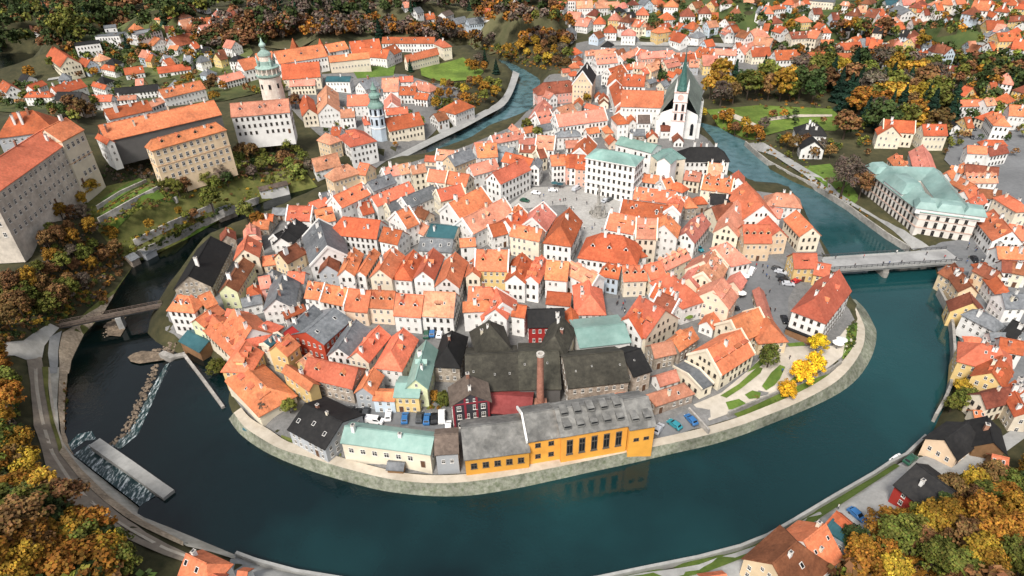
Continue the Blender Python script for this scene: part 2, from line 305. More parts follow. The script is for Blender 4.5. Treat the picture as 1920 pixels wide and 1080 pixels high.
def sheet(name, pts3, mat, label, kind='structure', th=0.):
    me = bpy.data.meshes.new(name); me.from_pydata([tuple(p) for p in pts3], [], [list(range(len(pts3)))]); me.materials.append(mat); me.update()
    import bmesh
    bm = bmesh.new(); bm.from_mesh(me)
    for f in bm.faces:
        if f.normal.z < 0: f.normal_flip()
    bmesh.ops.triangulate(bm, faces=bm.faces[:]); bm.to_mesh(me); bm.free()
    o = add(name, me); tag(o, label, None, None, kind); return o
lo = [(-1800, 60), (-60, 60), (-60, 150), (200, 330), (200, 900), (-1800, 900)]
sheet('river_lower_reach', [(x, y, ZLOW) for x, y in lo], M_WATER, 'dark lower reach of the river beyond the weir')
CREST = [(318, 680), (300, 722), (280, 768), (258, 815), (228, 842), (178, 829), (322, 926), (292, 932), (262, 948)]
UPW = [at(345, 664, 0), *[at(x, y, 0) for x, y in CREST], at(250, 985, 0), at(380, 1060, 0), at(500, 1110, 0), at(1000, 1170, 0), at(1450, 1070, 0), at(1820, 880, 0), at(1850, 700, 0), at(1800, 480, 0), at(1600, 380, 0), at(1430, 270, 0), at(1300, 215, 0), at(1280, 250, 0), at(1340, 340, 0), at(1480, 420, 0), at(1530, 560, 0), at(1560, 660, 0), at(1450, 730, 0), at(1150, 820, 0), at(870, 860, 0), at(600, 830, 0), at(460, 750, 0), at(420, 640, 0)]
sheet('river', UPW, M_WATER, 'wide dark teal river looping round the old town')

COVER = []
def patch(name, poly, mat, lift=.12, label=None, step=4., kind='structure', zfix=None, world=False):
    """a sheet of ground cover laid on the terrain inside a closed outline"""
    P = [Vector(p) if world else (ground(*p) if zfix is None else at(p[0], p[1], zfix)) for p in poly]
    vs = []; n = len(P)
    for i in range(n):
        a, b = P[i], P[(i+1) % n]; k = max(1, int((b-a).length / step))
        for j in range(k): vs.append((a.xy.lerp(b.xy, j/k)))
    m = len(vs); edges = [(i, (i+1) % m) for i in range(m)]
    arr = np.array([[p.x, p.y] for p in vs]); lo_, hi_ = arr.min(0), arr.max(0)
    if zfix is None: COVER.append(arr)
    gx = np.arange(lo_[0], hi_[0], step); gy = np.arange(lo_[1], hi_[1], step)
    if len(gx) and len(gy) and zfix is None:
        G = np.stack(np.meshgrid(gx, gy), -1).reshape(-1, 2); dd = segdist(G, arr)
        vs = vs + [Vector(g) for g in G[dd < -step*.4]]
    V, E_, Fc, *_ = geometry.delaunay_2d_cdt(vs, edges, [], 1, .01)
    co = [(p.x, p.y, (gh(p.x, p.y) if zfix is None else zfix) + lift) for p in V]
    fl = []
    for f in Fc:
        a, b, c = [Vector(co[i]) for i in f[:3]]
        fl.append(list(f) if (b-a).cross(c-a).z > 0 else list(f)[::-1])
    me = bpy.data.meshes.new(name); me.from_pydata(co, [], fl); me.materials.append(mat); me.polygons.foreach_set('use_smooth', [True]*len(fl)); me.update()
    o = add(name, me); tag(o, label, None, None, kind); return o
def ribbon(name, A, B, za, zb, mat, label, kind='structure', lift=0., sub=3, drape=False):
    """strip between two outlines of equal length"""
    a = [at(x, y, za) for x, y in A]; b = [at(x, y, zb) for x, y in B]
    def fine(L):
        o = []
        for i in range(len(L)-1):
            for j in range(sub):
                t = j/sub; p0 = L[max(i-1, 0)]; p1 = L[i]; p2 = L[i+1]; p3 = L[min(i+2, len(L)-1)]
                o.append(.5*((2*p1) + (p2-p0)*t + (2*p0-5*p1+4*p2-p3)*t*t + (3*p1-p0-3*p2+p3)*t*t*t))
        return o + [L[-1]]
    a = fine(a); b = fine(b); m = MB(); ia = m.vs([p + Vector((0,0,lift)) for p in a]); ib = m.vs([p + Vector((0,0,lift)) for p in b])
    for i in range(len(a)-1): m.idx([ia[i], ia[i+1], ib[i+1], ib[i]])
    me = m.mesh(name, [mat])
    for p in me.polygons: p.use_smooth = True
    if me.polygons[0].normal.z < -.01: me.flip_normals()
    o = add(name, me); tag(o, label, None, None, kind); return o

# peninsula: sloping stone bank, riverside path, verge, paving
WL = [(428,786),(447,812),(480,838),(517,858),(567,879),(630,899),(700,918),(755,927),(817,932),(880,931),(960,919),(1035,903),(1110,886),(1185,870),(1260,852),(1335,835),(1397,815),(1440,798),(1490,778),(1547,753),(1590,728),(1620,698),(1640,660),(1646,625),(1640,607),(1625,580),(1605,560)]
PO = [(438,774),(458,800),(490,822),(527,842),(578,857),(640,876),(706,893),(758,902),(817,906),(880,903),(958,892),(1032,878),(1106,863),(1180,847),(1254,832),(1328,815),(1389,797),(1432,781),(1480,762),(1534,736),(1572,712),(1600,682),(1618,650),(1622,620),(1616,600),(1604,576),(1590,560)]
PI = [(452,764),(470,784),(506,806),(540,828),(590,842),(648,860),(712,877),(760,887),(817,891),(880,888),(956,876),(1029,862),(1102,848),(1176,833),(1250,818),(1322,801),(1382,783),(1424,767),(1470,748),(1520,724),(1557,700),(1584,672),(1602,645),(1607,618),(1602,600),(1592,580),(1578,566)]
PZ = 3.3
ribbon('stone_river_bank', [(x, y+1) for x, y in WL], PO, -.35, PZ, M_REVET, 'sloping stone revetment along the foot of the town')
ribbon('riverside_path', PO, PI, PZ, PZ, M_PATH, 'pale curving riverside path below the town', lift=.004)
TOWN = [*[ground(*p) for p in PI]]
pin = PI + [(1560,540),(1548,480),(1528,440),(1505,405),(1470,365),(1400,356),(1350,320),(1340,275),(1310,250),(1300,215),(1330,150),(1500,118),(1640,110),(1640,92),(1400,92),(1200,78),(1080,82),(1070,140),(1020,150),(1005,195),(960,238),(880,272),(800,296),(700,332),(620,366),(560,395),(510,425),(440,450),(380,480),(335,540),(318,575),(310,620),(350,650),(400,640),(440,700),(440,748)]
patch('town_paving', pin, M_PAVE, .15, 'grey cobbled paving of the old town streets')
# ------------------------------------------------------------------ houses
def window_mesh(name, frame, n=1, arch=False):
    m = MB(); m.box(-.5, -.07, -.5, .5, 0, .5, 0, True)
    m.face([(-.40, -.085, -.42), (.40, -.085, -.42), (.40, -.085, .42), (-.40, -.085, .42)], 1)
    m.box(-.04, -.11, -.42, .04, -.086, .42, 0); m.box(-.40, -.11, .10, -.042, -.086, .17, 0); m.box(.042, -.11, .10, .40, -.086, .17, 0)
    m.box(-.56, -.16, -.57, .56, 0, -.505, 0)
    return m.mesh(name, [frame, M_GLASS])
WIN = window_mesh('window', M_FRAME)
WIN2 = window_mesh('window', plain('dark_window_frame', (.10,.085,.07), .6))
def door_mesh():
    m = MB(); m.box(-.55, -.1, 0, .55, 0, 2.2, 0); m.box(-.66, -.07, 0, -.552, 0, 2.3, 1); m.box(.552, -.07, 0, .66, 0, 2.3, 1); m.box(-.66, -.07, 2.302, .66, 0, 2.42, 1)
    return m.mesh('door', [M_DOOR, M_CAP])
DOOR = door_mesh()
def chimney_mesh(mat, h, wx, wy):
    m = MB(); m.box(-wx/2, -wy/2, -1.2, wx/2, wy/2, h, 0); m.box(-wx/2-.08, -wy/2-.08, h+.002, wx/2+.08, wy/2+.08, h+.16, 1)
    m.box(-wx*.3, -wy*.3, h+.162, wx*.3, wy*.3, h+.34, 2)
    return m.mesh('chimney', [mat, M_CAP, M_STEEL])
CHIM = [chimney_mesh(M_WHITE, 1.7, .75, 1.0), chimney_mesh(WALL['c'][0], 1.5, .7, .7), chimney_mesh(M_BRICK, 1.8, .8, .8), chimney_mesh(M_WHITE, 2.4, .8, 1.5)]
DORM = {}
def dormer_mesh(rc, wc, kind):
    """seen from in front: face at y = 0, body runs back into the roof (+y)"""
    key = (rc, wc, kind)
    if key in DORM: return DORM[key]
    m = MB(); w2 = .75; h = 1.25; dp = 3.2
    if kind == 'shed':
        m.box(-w2*1.5, 0, -.6, w2*1.5, dp*.8, h*.8, 1); m.slab([(-w2*1.7, -.25, h*.8+.05), (w2*1.7, -.25, h*.8+.05), (w2*1.7, dp, h*.8+.75), (-w2*1.7, dp, h*.8+.75)], .16, 0)
        m.box(-w2*1.1, -.04, .05, w2*1.1, -.005, h*.68, 2)
    else:
        m.box(-w2, 0, -.6, w2, dp*.8, h, 1)
        m.face([(-w2, 0, h), (w2, 0, h), (0, 0, h+.75)], 1)
        for s in (1, -1):
            q = [(s*(w2+.2), -.22, h-.16), (0, -.22, h+.85), (0, dp, h+.85), (s*(w2+.2), dp, h-.16)]
            m.slab(q if s < 0 else q[::-1], .14, 0)
        m.box(-w2*.62, -.04, .15, w2*.62, -.005, h-.02, 2)
    DORM[key] = m.mesh('dormer', [ROOF[rc][0], WALL[wc][0], M_GLASS]); return DORM[key]
def skylight_mesh():
    m = MB(); m.box(-.55, -.75, -.1, .55, .75, .14, 0); m.box(-.42, -.62, .141, .42, .62, .16, 1); return m.mesh('skylight', [M_FRAME, M_GLASS])
SKYL = skylight_mesh()

def prism_walls(L, Wd, eh, rise, ga, gb, dep):
    """wall shell: x along the ridge; ga/gb: gable at -x / +x end"""
    m = MB(); x = L/2; y = Wd/2; b = -dep
    m.face([(-x, -y, b), (x, -y, b), (x, -y, eh), (-x, -y, eh)]); m.face([(x, y, b), (-x, y, b), (-x, y, eh), (x, y, eh)])
    k = rise - .06
    if gb: m.face([(x, -y, b), (x, y, b), (x, y, eh), (x, 0, eh+k), (x, -y, eh)])
    else: m.face([(x, -y, b), (x, y, b), (x, y, eh), (x, -y, eh)])
    if ga: m.face([(-x, y, b), (-x, -y, b), (-x, -y, eh), (-x, 0, eh+k), (-x, y, eh)])
    else: m.face([(-x, y, b), (-x, -y, b), (-x, -y, eh), (-x, y, eh)])
    return m
def gable_roof(L, Wd, eh, rise, ha, hb, ov=.4, og=.3, th=.24, lift=.06):
    """ha/hb: inset of the ridge from each end (0 = gable)"""
    m = MB(); y = Wd/2; sl = rise/y; yo = y + ov; ze = eh - ov*sl + lift; zr_ = eh + rise + lift
    xa = -L/2 - (og if ha == 0 else ov); xb = L/2 + (og if hb == 0 else ov)
    ra = xa if ha == 0 else -L/2 + ha; rb = xb if hb == 0 else L/2 - hb
    if ra > rb: ra = rb = (ra + rb)/2
    A = (ra, 0, zr_); B = (rb, 0, zr_)
    c = [(xa, -yo, ze), (xb, -yo, ze), (xb, yo, ze), (xa, yo, ze)]
    m.slab([c[0], c[1], B, A], th); m.slab([c[2], c[3], A, B], th)
    if hb: m.slab([c[1], c[2], B], th)
    if ha: m.slab([c[3], c[0], A], th)
    return m, ra, rb
def ridge_cap(m, ra, rb, z):
    m.box(ra, -.16, z-.05, rb, .16, z+.10, 0)

FOOT = []       # bookkeeping of every house: (obj, phrase, px, wall obj, roof obj)
WINDOWS = []
def put_windows(root, wall, x0, y0, x1, y1, z0, z1, rows, gap=2.1, ws=(.88, 1.32), mesh=None, door=False, skip=.05, inset=.6):
    """windows on the upright wall from (x0,y0) to (x1,y1) (local), outward normal to the right of that direction"""
    d = Vector((x1-x0, y1-y0, 0)); L = d.length; d.normalize(); nrm = Vector((d.y, -d.x, 0))
    n = max(1, int((L - 2*inset + gap*.55)/gap))
    if L < 1.8: return
    rz = math.atan2(d.y, d.x)
    M = root.matrix_world if False else Matrix.Translation(root.location) @ Matrix.Rotation(root.rotation_euler.z, 4, 'Z')
    mid = M @ Vector(((x0+x1)/2, (y0+y1)/2, z1))
    nw = (M.to_3x3() @ nrm)
    if nw.dot((CAM - mid).normalized()) < -.12: return
    dk = rng.randrange(n) if door and rng.random() < .55 else -1
    for r in range(rows):
        zc = z0 + (z1-z0)*(r+.52)/rows
        for k in range(n):
            if rng.random() < skip: continue
            t = inset + (L-2*inset)*(k+.5)/n if n > 1 else L/2
            p = Vector((x0, y0, 0)) + d*t + nrm*.004
            if r == 0 and k == dk:
                o = add('door', DOOR, root, (p.x, p.y, z0), rz); WINDOWS.append(o); continue
            o = add('window', mesh or WIN, root, (p.x, p.y, zc), rz, (ws[0], 1, ws[1])); WINDOWS.append(o)

def house(A, B, E, eh=7., roof='o', wall='w', typ='g', o=None, name='house', label=None, cat='house', px=None, group=None, phrase=None):
    o = o or {}
    A = Vector(A); B = Vector(B)
    pitch = o.get('q', {'k': 38, 'g': 40, 'd': 42, 'c': 24, 'v': 45, 't': 25, 'm': 20, 'w': 35}.get(roof, 42))
    tp = math.tan(R(pitch)); mid = (A+B)/2
    num_ = isinstance(E, (int, float))
    rise = 3.; base = ground(*mid).z; Wd = 8.
    for _ in range(40):
        P = at(*A, base+eh+rise); Q = at(*B, base+eh+rise); M3 = (P+Q)/2
        nb = gh(M3.x, M3.y) if 'z' not in o else o['z']
        base += .5*(nb-base)
        d = (Q-P).xy
        d = d.normalized() if d.length > .01 else Vector((1, 0))
        if num_: Wd = E
        else:
            e3 = at(E[0], E[1], base+eh); Wd = 2*abs((e3.xy-P.xy).cross(d)) if typ not in 'f' else 2*abs((e3.xy-P.xy).cross(d))
        Wd = min(max(Wd, 3.), o.get('W', 26.))
        nr = 0 if typ == 'f' else min(Wd/2*tp, 13.)
        rise += .4*(nr-rise)
    L = (Q-P).length
    hipf = o.get('hf', .85)
    ha = Wd/2*hipf if typ in 'hj' else 0; hb = Wd/2*hipf if typ in 'hk' else 0
    if o.get('full'):
        sh_ = 1 if ha and hb else .5
        L = max(L - ha - hb, .5) if L - ha - hb > .5 else .5
    Lf = L + ha + hb
    cen = M3.copy(); cen.z = base
    cen += Vector((d.x, d.y, 0)) * ((hb-ha)/2)
    rz = math.atan2(d.y, d.x)
    root = empty(name, (cen.x, cen.y, base), rz)
    dep = o.get('dep', 3.)
    wm = WALL[wall][0]
    if typ == 'f':
        m = MB(); m.box(-Lf/2, -Wd/2, -dep, Lf/2, Wd/2, eh, 0); wo = m.build('wall', wm, root)
        m = MB(); t = .3
        m.box(-Lf/2-.15, -Wd/2-.15, eh+.003, Lf/2+.15, Wd/2+.15, eh+.15, 0)
        for q in ((-Lf/2-.15, -Wd/2-.15, Lf/2+.15, -Wd/2+t), (-Lf/2-.15, Wd/2-t, Lf/2+.15, Wd/2+.15), (-Lf/2-.15, -Wd/2+t+.002, -Lf/2+t, Wd/2-t-.002), (Lf/2-t, -Wd/2+t+.002, Lf/2+.15, Wd/2-t-.002)):
            m.box(q[0], q[1], eh+.152, q[2], q[3], eh+.4, 0)
        ro = m.build('roof', ROOF[roof][0], root); ra, rb = -Lf/2, Lf/2
    else:
        wo = prism_walls(Lf, Wd, eh, rise, ha == 0, hb == 0, dep).build('wall', wm, root)
        m, ra, rb = gable_roof(Lf, Wd, eh, rise, ha, hb, ov=o.get('ov', .4))
        if rise > 1.5: ridge_cap(m, ra, rb, eh+rise+.06)
        ro = m.build('roof', ROOF[roof][0], root)
    FOOT.append((cen.x, cen.y, rz, Lf/2, Wd/2, name))
    # camera side in local terms
    toc = Matrix.Rotation(-rz, 4, 'Z') @ (CAM - cen)
    sy = 1 if toc.y > 0 else -1
    big = mid.y > 115 or 'hd' in o
    zat = lambda y: eh + rise*(1-abs(y)/(Wd/2)) if typ != 'f' else eh+.15
    nch = o.get('c', rng.choice([1, 1, 2, 2, 3]) if typ != 'f' and Lf > 6 else 0)
    for i in range(nch):
        t = (i+.5+rng.uniform(-.3, .3))/nch; x = ra + (rb-ra)*t if rb-ra > 2 else rng.uniform(-1, 1)
        y = rng.choice([.8, -.8, .25*Wd*sy, 1.2*sy, 0.]); s = rng.uniform(.7, 1.1)
        add('chimney', CHIM[o['ck'] if 'ck' in o else rng.choice([0, 0, 0, 1, 2, 3])], ro, (x, y, zat(y) - .1), rng.choice([0, math.pi/2]), (s, s, s*rng.uniform(.8, 1.2)*o.get('cs', 1)))
    nd = o.get('d', 0)
    if nd and rise > 2:
        dk = o.get('dk', 'gable'); me = dormer_mesh(roof, wall if wall in 'wcnya' else 'c', dk)
        rows = o.get('dr', 1)
        for r in range(rows):
            for i in range(nd):
                x = ra + (rb-ra)*(i+.5)/nd if typ == 'g' else -Lf/2 + Lf*(i+.75)/(nd+.5)
                y = sy*Wd/2*(.62 - .36*r if rows > 1 else .55); z = zat(y)
                add('dormer', me, ro, (x, y, z-.35), 0 if sy < 0 else math.pi)
    ns = o.get('s', 0); ss = o.get('ss', .8)
    for i in range(ns):
        x = ra + (rb-ra)*(i+.5+rng.uniform(-.2, .2))/ns; y = sy*Wd/2*rng.uniform(.3, .65)
        so_ = add('skylight', SKYL, ro, (x, y, zat(y)+.08), 0, (ss, ss, 1)); so_.rotation_euler = (-sy*math.atan2(rise, Wd/2), 0, 0)
    if o.get('pa') and typ != 'f':          # raised fire walls over the gables
        for e, h in ((-1, ha), (1, hb)):
            if h: continue
            m = MB(); x0, x1 = (e*(Lf/2+.34), e*(Lf/2-.12)); x0, x1 = min(x0, x1), max(x0, x1); y = Wd/2+.45; up = .55
            prof = [(-y, eh-.9*tp), (-y, eh-.4*tp+up*.8), (0, eh+rise+up), (y, eh-.4*tp+up*.8), (y, eh-.9*tp), (0, eh+rise-.5)]
            a = m.vs([(x0, p[0], p[1]) for p in prof]); b = m.vs([(x1, p[0], p[1]) for p in prof])
            for i in range(6): m.idx([a[i], a[(i+1) % 6], b[(i+1) % 6], b[i]])
            m.idx(a[::-1]); m.idx(b)
            m.build('parapet', wm if wall in 'wcalbg' else M_WHITE, root)
    if o.get('bd'):
        m = MB(); x, y = Lf/2, Wd/2; t = .16
        for zz, h in ((eh*.48, .3), (eh-.85, .4)):
            m.box(-x-t, -y-t, zz, x+t, -y-.004, zz+h); m.box(-x-t, y+.004, zz, x+t, y+t, zz+h); m.box(x+.004, -y-.003, zz, x+t, y+.003, zz+h); m.box(-x-t, -y-.003, zz, -x-.004, y+.003, zz+h)
        m.build('cornice', MATS.get('cornice_tan') or plain('cornice_tan', (.55,.36,.22), .9), root)
    if not o.get('nw'):
        rows = o.get('rows', max(1, round(eh/3.2))); x = Lf/2; y = Wd/2; ws = o.get('ws', (.88, 1.32)); gp = o.get('gap', 2.15)
        me = o.get('wm', WIN if wall not in 'wcb' or rng.random() < .5 else WIN2)
        zt = eh - .25
        kw = dict(rows=rows, gap=gp, ws=ws, mesh=me)
        if o.get('full_row'): kw['skip'] = 0
        put_windows(root, wo, -x, -y, x, -y, 0, zt, door=sy < 0 and not o.get('full_row'), **kw); put_windows(root, wo, x, y, -x, y, 0, zt, door=sy > 0 and not o.get('full_row'), **kw)
        put_windows(root, wo, x, -y, x, y, 0, zt, **kw); put_windows(root, wo, -x, y, -x, -y, 0, zt, **kw)
        if rise > 3 and typ != 'f':
            for e, h in ((1, hb), (-1, ha)):
                if h: continue
                put_windows(root, wo, e*x, -e*y*.45, e*x, e*y*.45, eh, eh+rise*.5, 1, 1.9, (.75, 1.05), me, inset=.2)
    P0 = px or topx((cen.x, cen.y, base+eh))
    noun = {'villa': 'villa', 'castle_range': 'castle range', 'outbuilding': 'outbuilding', 'suburban_house': 'house'}.get(name, 'house')
    if typ != 'f':
        f = [WALL[wall][1], 'house']; dd = f"{WALL[wall][1]} {'hipped ' if typ == 'h' else ''}{noun} with {ROOF[roof][1]} roof"
        if nd: dd += {1: ' and dormer', 2: ' and two dormers', 3: ' and three dormers', 4: ' and four dormers'}.get(nd*o.get('dr', 1), ' and many dormers')
    else: dd = f"{WALL[wall][1]} flat roofed building under {ROOF[roof][1]} roof"
    tag(root, label, cat, group)
    if not label: THINGS.append((root, phrase or dd, P0))
    root['_s'] = 1; del root['_s']
    return root, dict(L=Lf, W=Wd, eh=eh, rise=rise, base=base, rz=rz, roof=ro, wall=wo, sy=sy, ra=ra, rb=rb, cen=cen)

def parse(txt, name='house', dfl=None):
    ox = oy = 0.; s = 4.
    for ln in txt.strip().splitlines():
        ln = ln.split('#')[0].strip()
        if not ln: continue
        q = ln.split()
        if q[0] == '@': ox, oy, s = float(q[1]), float(q[2]), float(q[3]); continue
        typ = q[0]; pt = []
        for a in q[1:4]:
            if ',' in a: u, v = a.split(','); pt.append((ox + float(u)/s, oy + float(v)/s))
            else: pt.append(float(a))
        o = {}
        for a in q[7:]:
            if a == 'dkshed': o['dk'] = 'shed'; continue
            k = a.rstrip('0123456789.-'); v = a[len(k):]; o[k] = float(v) if '.' in v else int(v) if v else 1
        if 'ws' in o: o['ws'] = (o['ws'], o['ws']*1.45)
        if name == 'townhouse' and q[0] == 'g' and q[6] in 'wca' and rng.random() < .3: o.setdefault('pa', 1)
        if name == 'townhouse' and q[0] in 'gk' and q[5] in 'orp' and 'd' not in o and rng.random() < .45: o['d'] = rng.choice([1, 1, 2, 2, 3]); o['dk'] = rng.choice(['gable', 'shed'])
        if name in ('townhouse', 'house') and q[5] in 'orpb' and 's' not in o and rng.random() < .4: o['s'] = rng.choice([1, 2]); o['ss'] = .6
        for k_, v_ in (dfl or {}).items(): o.setdefault(k_, v_)
        house(pt[0], pt[1], pt[2], float(q[4]), q[5], q[6], typ, o, name, None, 'house' if name in ('townhouse', 'house') else name.replace('_', ' '))
parse("""
@ 480 270 4
g 418,100 605,52 470,172 6 p w c1
h 590,180 690,150 610,265 8 p n c1
g 782,138 850,150 745,215 8 o n c0
g 838,285 1008,222 965,318 8 g w c0 d2
g 945,185 1060,158 1040,232 7 p w c3
g 1065,158 1155,138 1130,215 7 p w c2
g 1160,165 1260,148 1210,215 9 p c c2
g 1300,190 1440,205 1330,275 8 o c c1 pa1
g 1455,205 1600,228 1520,305 7 o c c1
g 1440,90 1600,30 1560,135 8 g n c2
g 1360,40 1520,50 1410,118 7 p w c2
g 1655,0 1800,-10 1725,95 7 o w d2 c2
g 1600,160 1790,110 1690,215 7 p w c2
g 1350,345 1540,300 1420,415 8 o c c2 pa1
g 1440,447 1690,322 1620,508 8 o w pa1 c3
g 1545,560 1860,405 1780,588 8 p w pa1 c4
j 650,545 930,572 760,690 8 r w c2 rows3
g 960,622 1095,650 985,732 7 r w c1
g 1045,512 1145,470 1190,603 9 o w pa1 c1
g 570,395 795,290 765,415 8 o w d3 c3
g 865,395 1145,283 1000,425 8 o w c3
g 770,445 850,425 815,525 6 r w c2
g 1090,405 1345,300 1220,445 7 g w c3 s2
g 975,450 1075,420 1030,500 6 g c c1
g 1315,600 1510,622 1400,700 7 t c c1
g 1235,700 1475,715 1340,798 6 g w s4 c0
g 242,462 425,468 320,568 5 o w c1
g 440,495 565,470 560,572 6 o w c1
g 400,440 520,400 480,468 5 o w c1
g 480,370 545,355 520,405 5 g w c1
g 220,640 300,565 372,645 5 k w c2
g 130,685 250,620 215,715 5 k w c1
g 470,565 535,770 355,700 7 g w c3 d2
g 170,815 300,745 245,885 6 b n c2
h 320,770 340,790 355,865 5 o n c1 d1
g 570,740 530,905 625,880 6 b g c1
g 735,778 665,935 795,835 7 o w c2 d1
g 885,785 775,950 905,850 6 o w c1
g 1025,770 925,935 1065,915 8 o c c2
k 1180,795 1105,920 1240,880 7 r w c2 s2
g 1330,782 1250,950 1375,910 8 o w c2 d1
g 1495,812 1425,1000 1560,950 8 o w c2
g 1650,845 1622,952 1692,930 8 o c c1
g 1650,792 1895,798 1770,942 9 o y d2 c2 pa1
g 1530,712 1640,704 1570,762 7 o w c1
g 1870,565 1990,490 1920,665 7 r w c2 d1
g 1740,610 1860,580 1780,690 6 r w c1
g 120,940 180,1070 200,1000 5 g w c2
g 245,958 365,962 305,1035 5 o w c1
g 20,1000 95,985 60,1075 6 p p c0
@ 960 270 4
g 290,85 395,78 300,158 9 o w c1 gap2.0 rows3
g 398,80 432,78 402,168 9 r p c1 gap2.0 rows3
g 434,78 486,78 455,172 9 r w c0 gap2.0 rows3
k 489,79 545,82 500,182 9 r p c1 gap2.0 rows3
g 945,218 1100,238 990,278 6 o w c2
g 1120,272 1195,252 1170,332 6 o w c1
g 930,322 1225,358 1040,420 8 o w c4 s3
g 830,415 1185,462 960,545 8 r w c4 s2
g 735,510 950,548 800,648 8 o w c3
g 935,555 1090,562 970,700 11 p c c1
h 665,668 835,690 690,872 8 r w d3 c2 cs1.6
h 905,745 955,790 930,850 6 r w c1
g 1238,378 1205,470 1275,470 11 o w c0
g 1165,520 1140,600 1265,600 10 o w c1
h 1315,385 1340,420 1330,512 6 o s c1
h 1230,285 1275,300 1240,345 6 r w c0
h 1330,25 1545,25 1400,125 7 k w c4 cs1.6
g 1440,95 1560,100 1500,140 6 k w c0
g 1475,140 1590,150 1540,235 6 p c c3
g 1305,200 1420,215 1365,272 6 p c c1
g 1440,235 1665,265 1555,350 7 o c d3 dr2 c4
g 1495,372 1720,387 1600,452 6 k w c3 cs1.4
g 1755,282 1885,455 1735,555 8 o w c0
g 1500,470 1650,438 1520,565 7 b c c1
g 1690,422 1618,602 1522,640 7 p c c2
g 1735,605 1935,605 1820,735 8 o n d4 c0 rows2
g 1425,520 1305,660 1375,730 7 p w d3 c2
j 730,905 815,920 715,990 7 r b d2 c1
g 832,915 1000,908 900,1020 7 o c d3 c2
g 1002,908 1110,878 1080,1000 7 o c d1 c1
g 1115,872 1300,785 1230,905 7 p c d4 c1
g 235,438 150,560 315,555 7 p w pa1 c2
g 50,455 0,520 95,540 7 o w pa1 c1
g 10,600 225,640 100,702 9 o c c2 rows3
k 430,478 362,610 478,680 8 r w c1 q46
g 75,815 20,975 142,890 8 r w c2 d2
g 222,835 140,985 270,900 8 o w c1
g 265,872 425,885 330,1012 8 o w c2
g 440,878 650,985 600,1065 8 p w c1 gap4.0
g 1170,968 1290,1048 1130,1075 7 o w c2
g 1080,1055 1210,1110 1050,1140 6 r w c3
g 1520,800 1430,965 1625,900 7 p c c3
h 1610,735 1690,800 1690,945 7 p w c3 s1
g 1410,900 1330,1000 1480,950 7 p a c1
""", "townhouse")
parse("""
@ 1440 270 4
h 60,365 190,375 180,468 6 p w c3
g 0,470 110,490 50,545 5 p w c1
g 212,497 335,622 165,605 7 o c c0 gap2.2
g 0,540 90,640 55,760 7 o n c0
g 190,820 362,820 270,925 6 o y c0 d1 dkshed
g 365,885 470,905 420,985 5 o y c1
g 1160,5 1225,190 1105,205 5 p w d5 dkshed c0
g 965,70 1040,150 940,150 5 o c d2 c0
g 1500,10 1640,18 1560,65 7 o w c2
g 1640,30 1780,5 1700,80 6 b w c2
g 1490,150 1730,175 1600,215 6 b w c2
g 1490,222 1710,220 1620,285 6 p w d5 c1
g 1345,215 1470,140 1400,245 6 o w c2 d1
g 1425,240 1560,310 1470,345 6 o w c2
g 1475,350 1560,310 1525,395 6 o w c1
g 1510,425 1610,372 1570,468 6 o w c1
g 1590,335 1750,350 1670,402 6 b w c1
h 1790,375 1900,440 1770,445 7 o c c2 rows2
g 1690,490 1835,650 1630,650 7 o w d4 c3
g 1815,600 1960,625 1860,705 6 o w c2
g 1720,770 1950,775 1800,855 7 o w c4
g 1600,890 1740,960 1570,960 7 b n c2
g 1760,870 1960,890 1850,960 6 b w c1
g 1345,910 1480,990 1350,1000 6 b n c2
@ 1440 810 4
g 1330,55 1500,-70 1400,205 4 k n c0 ov.6 W16
k 40,985 215,825 420,1040 5 b n c1 s2 W15
g 275,815 430,695 560,930 5 o w c2 W14
f 470,680 660,800 5.5 4 t g c0
g 520,600 770,815 4.5 3 r t c0 nw
g 1120,240 1390,440 1040,450 5 k r c1 q32 ov.6 gap4.0
g 1470,405 1590,355 1540,490 3 t g c0 s1 nw
g 1590,350 1710,400 1640,440 3 k t c0 nw
g 1690,170 1800,195 1650,250 3 o t c0 nw
@ 0 810 4
k 1400,918 1550,990 1330,1060 5 o w c1 s2 W13
g 1540,1025 1640,1085 1500,1080 5 o w c0 W9
g 1790,1040 1850,1047 1820,1085 4 o w c0
@ 960 810 4
g 1430,1088 1600,1066 1560,1110 3 o w c0
""", "house")
parse("""
@ 1740 460 6
g 300,200 490,450 220,330 5 b n c2 d2
h 640,190 850,440 600,330 6 r w c1
g 900,180 1110,215 960,300 6 b c c1
g 690,450 890,470 740,530 4 r w c0
h 560,720 760,820 430,790 5 g w c1
g 1070,540 840,545 900,700 6 g w c2 d1
g 960,840 1100,900 760,950 5 k w c1
g 1080,980 700,980 800,1060 4 g w c0
g 470,530 510,640 560,560 5 b y c0
@ 1700 600 4.909
h 690,215 860,260 590,400 6 o y c4
g 880,330 790,480 640,450 6 r y d2 c3
g 870,160 1080,200 960,290 6 r w c2
g 690,680 940,620 790,790 6 b c c1
g 960,590 1100,850 1010,890 6 r c c2
h 600,150 670,160 610,210 4 o w c0
g 620,830 700,830 650,880 3 o c c0
g 740,890 800,1120 600,1010 4 k t c1 ov1.0
g 1000,560 1100,640 960,640 6 r w c3
""")
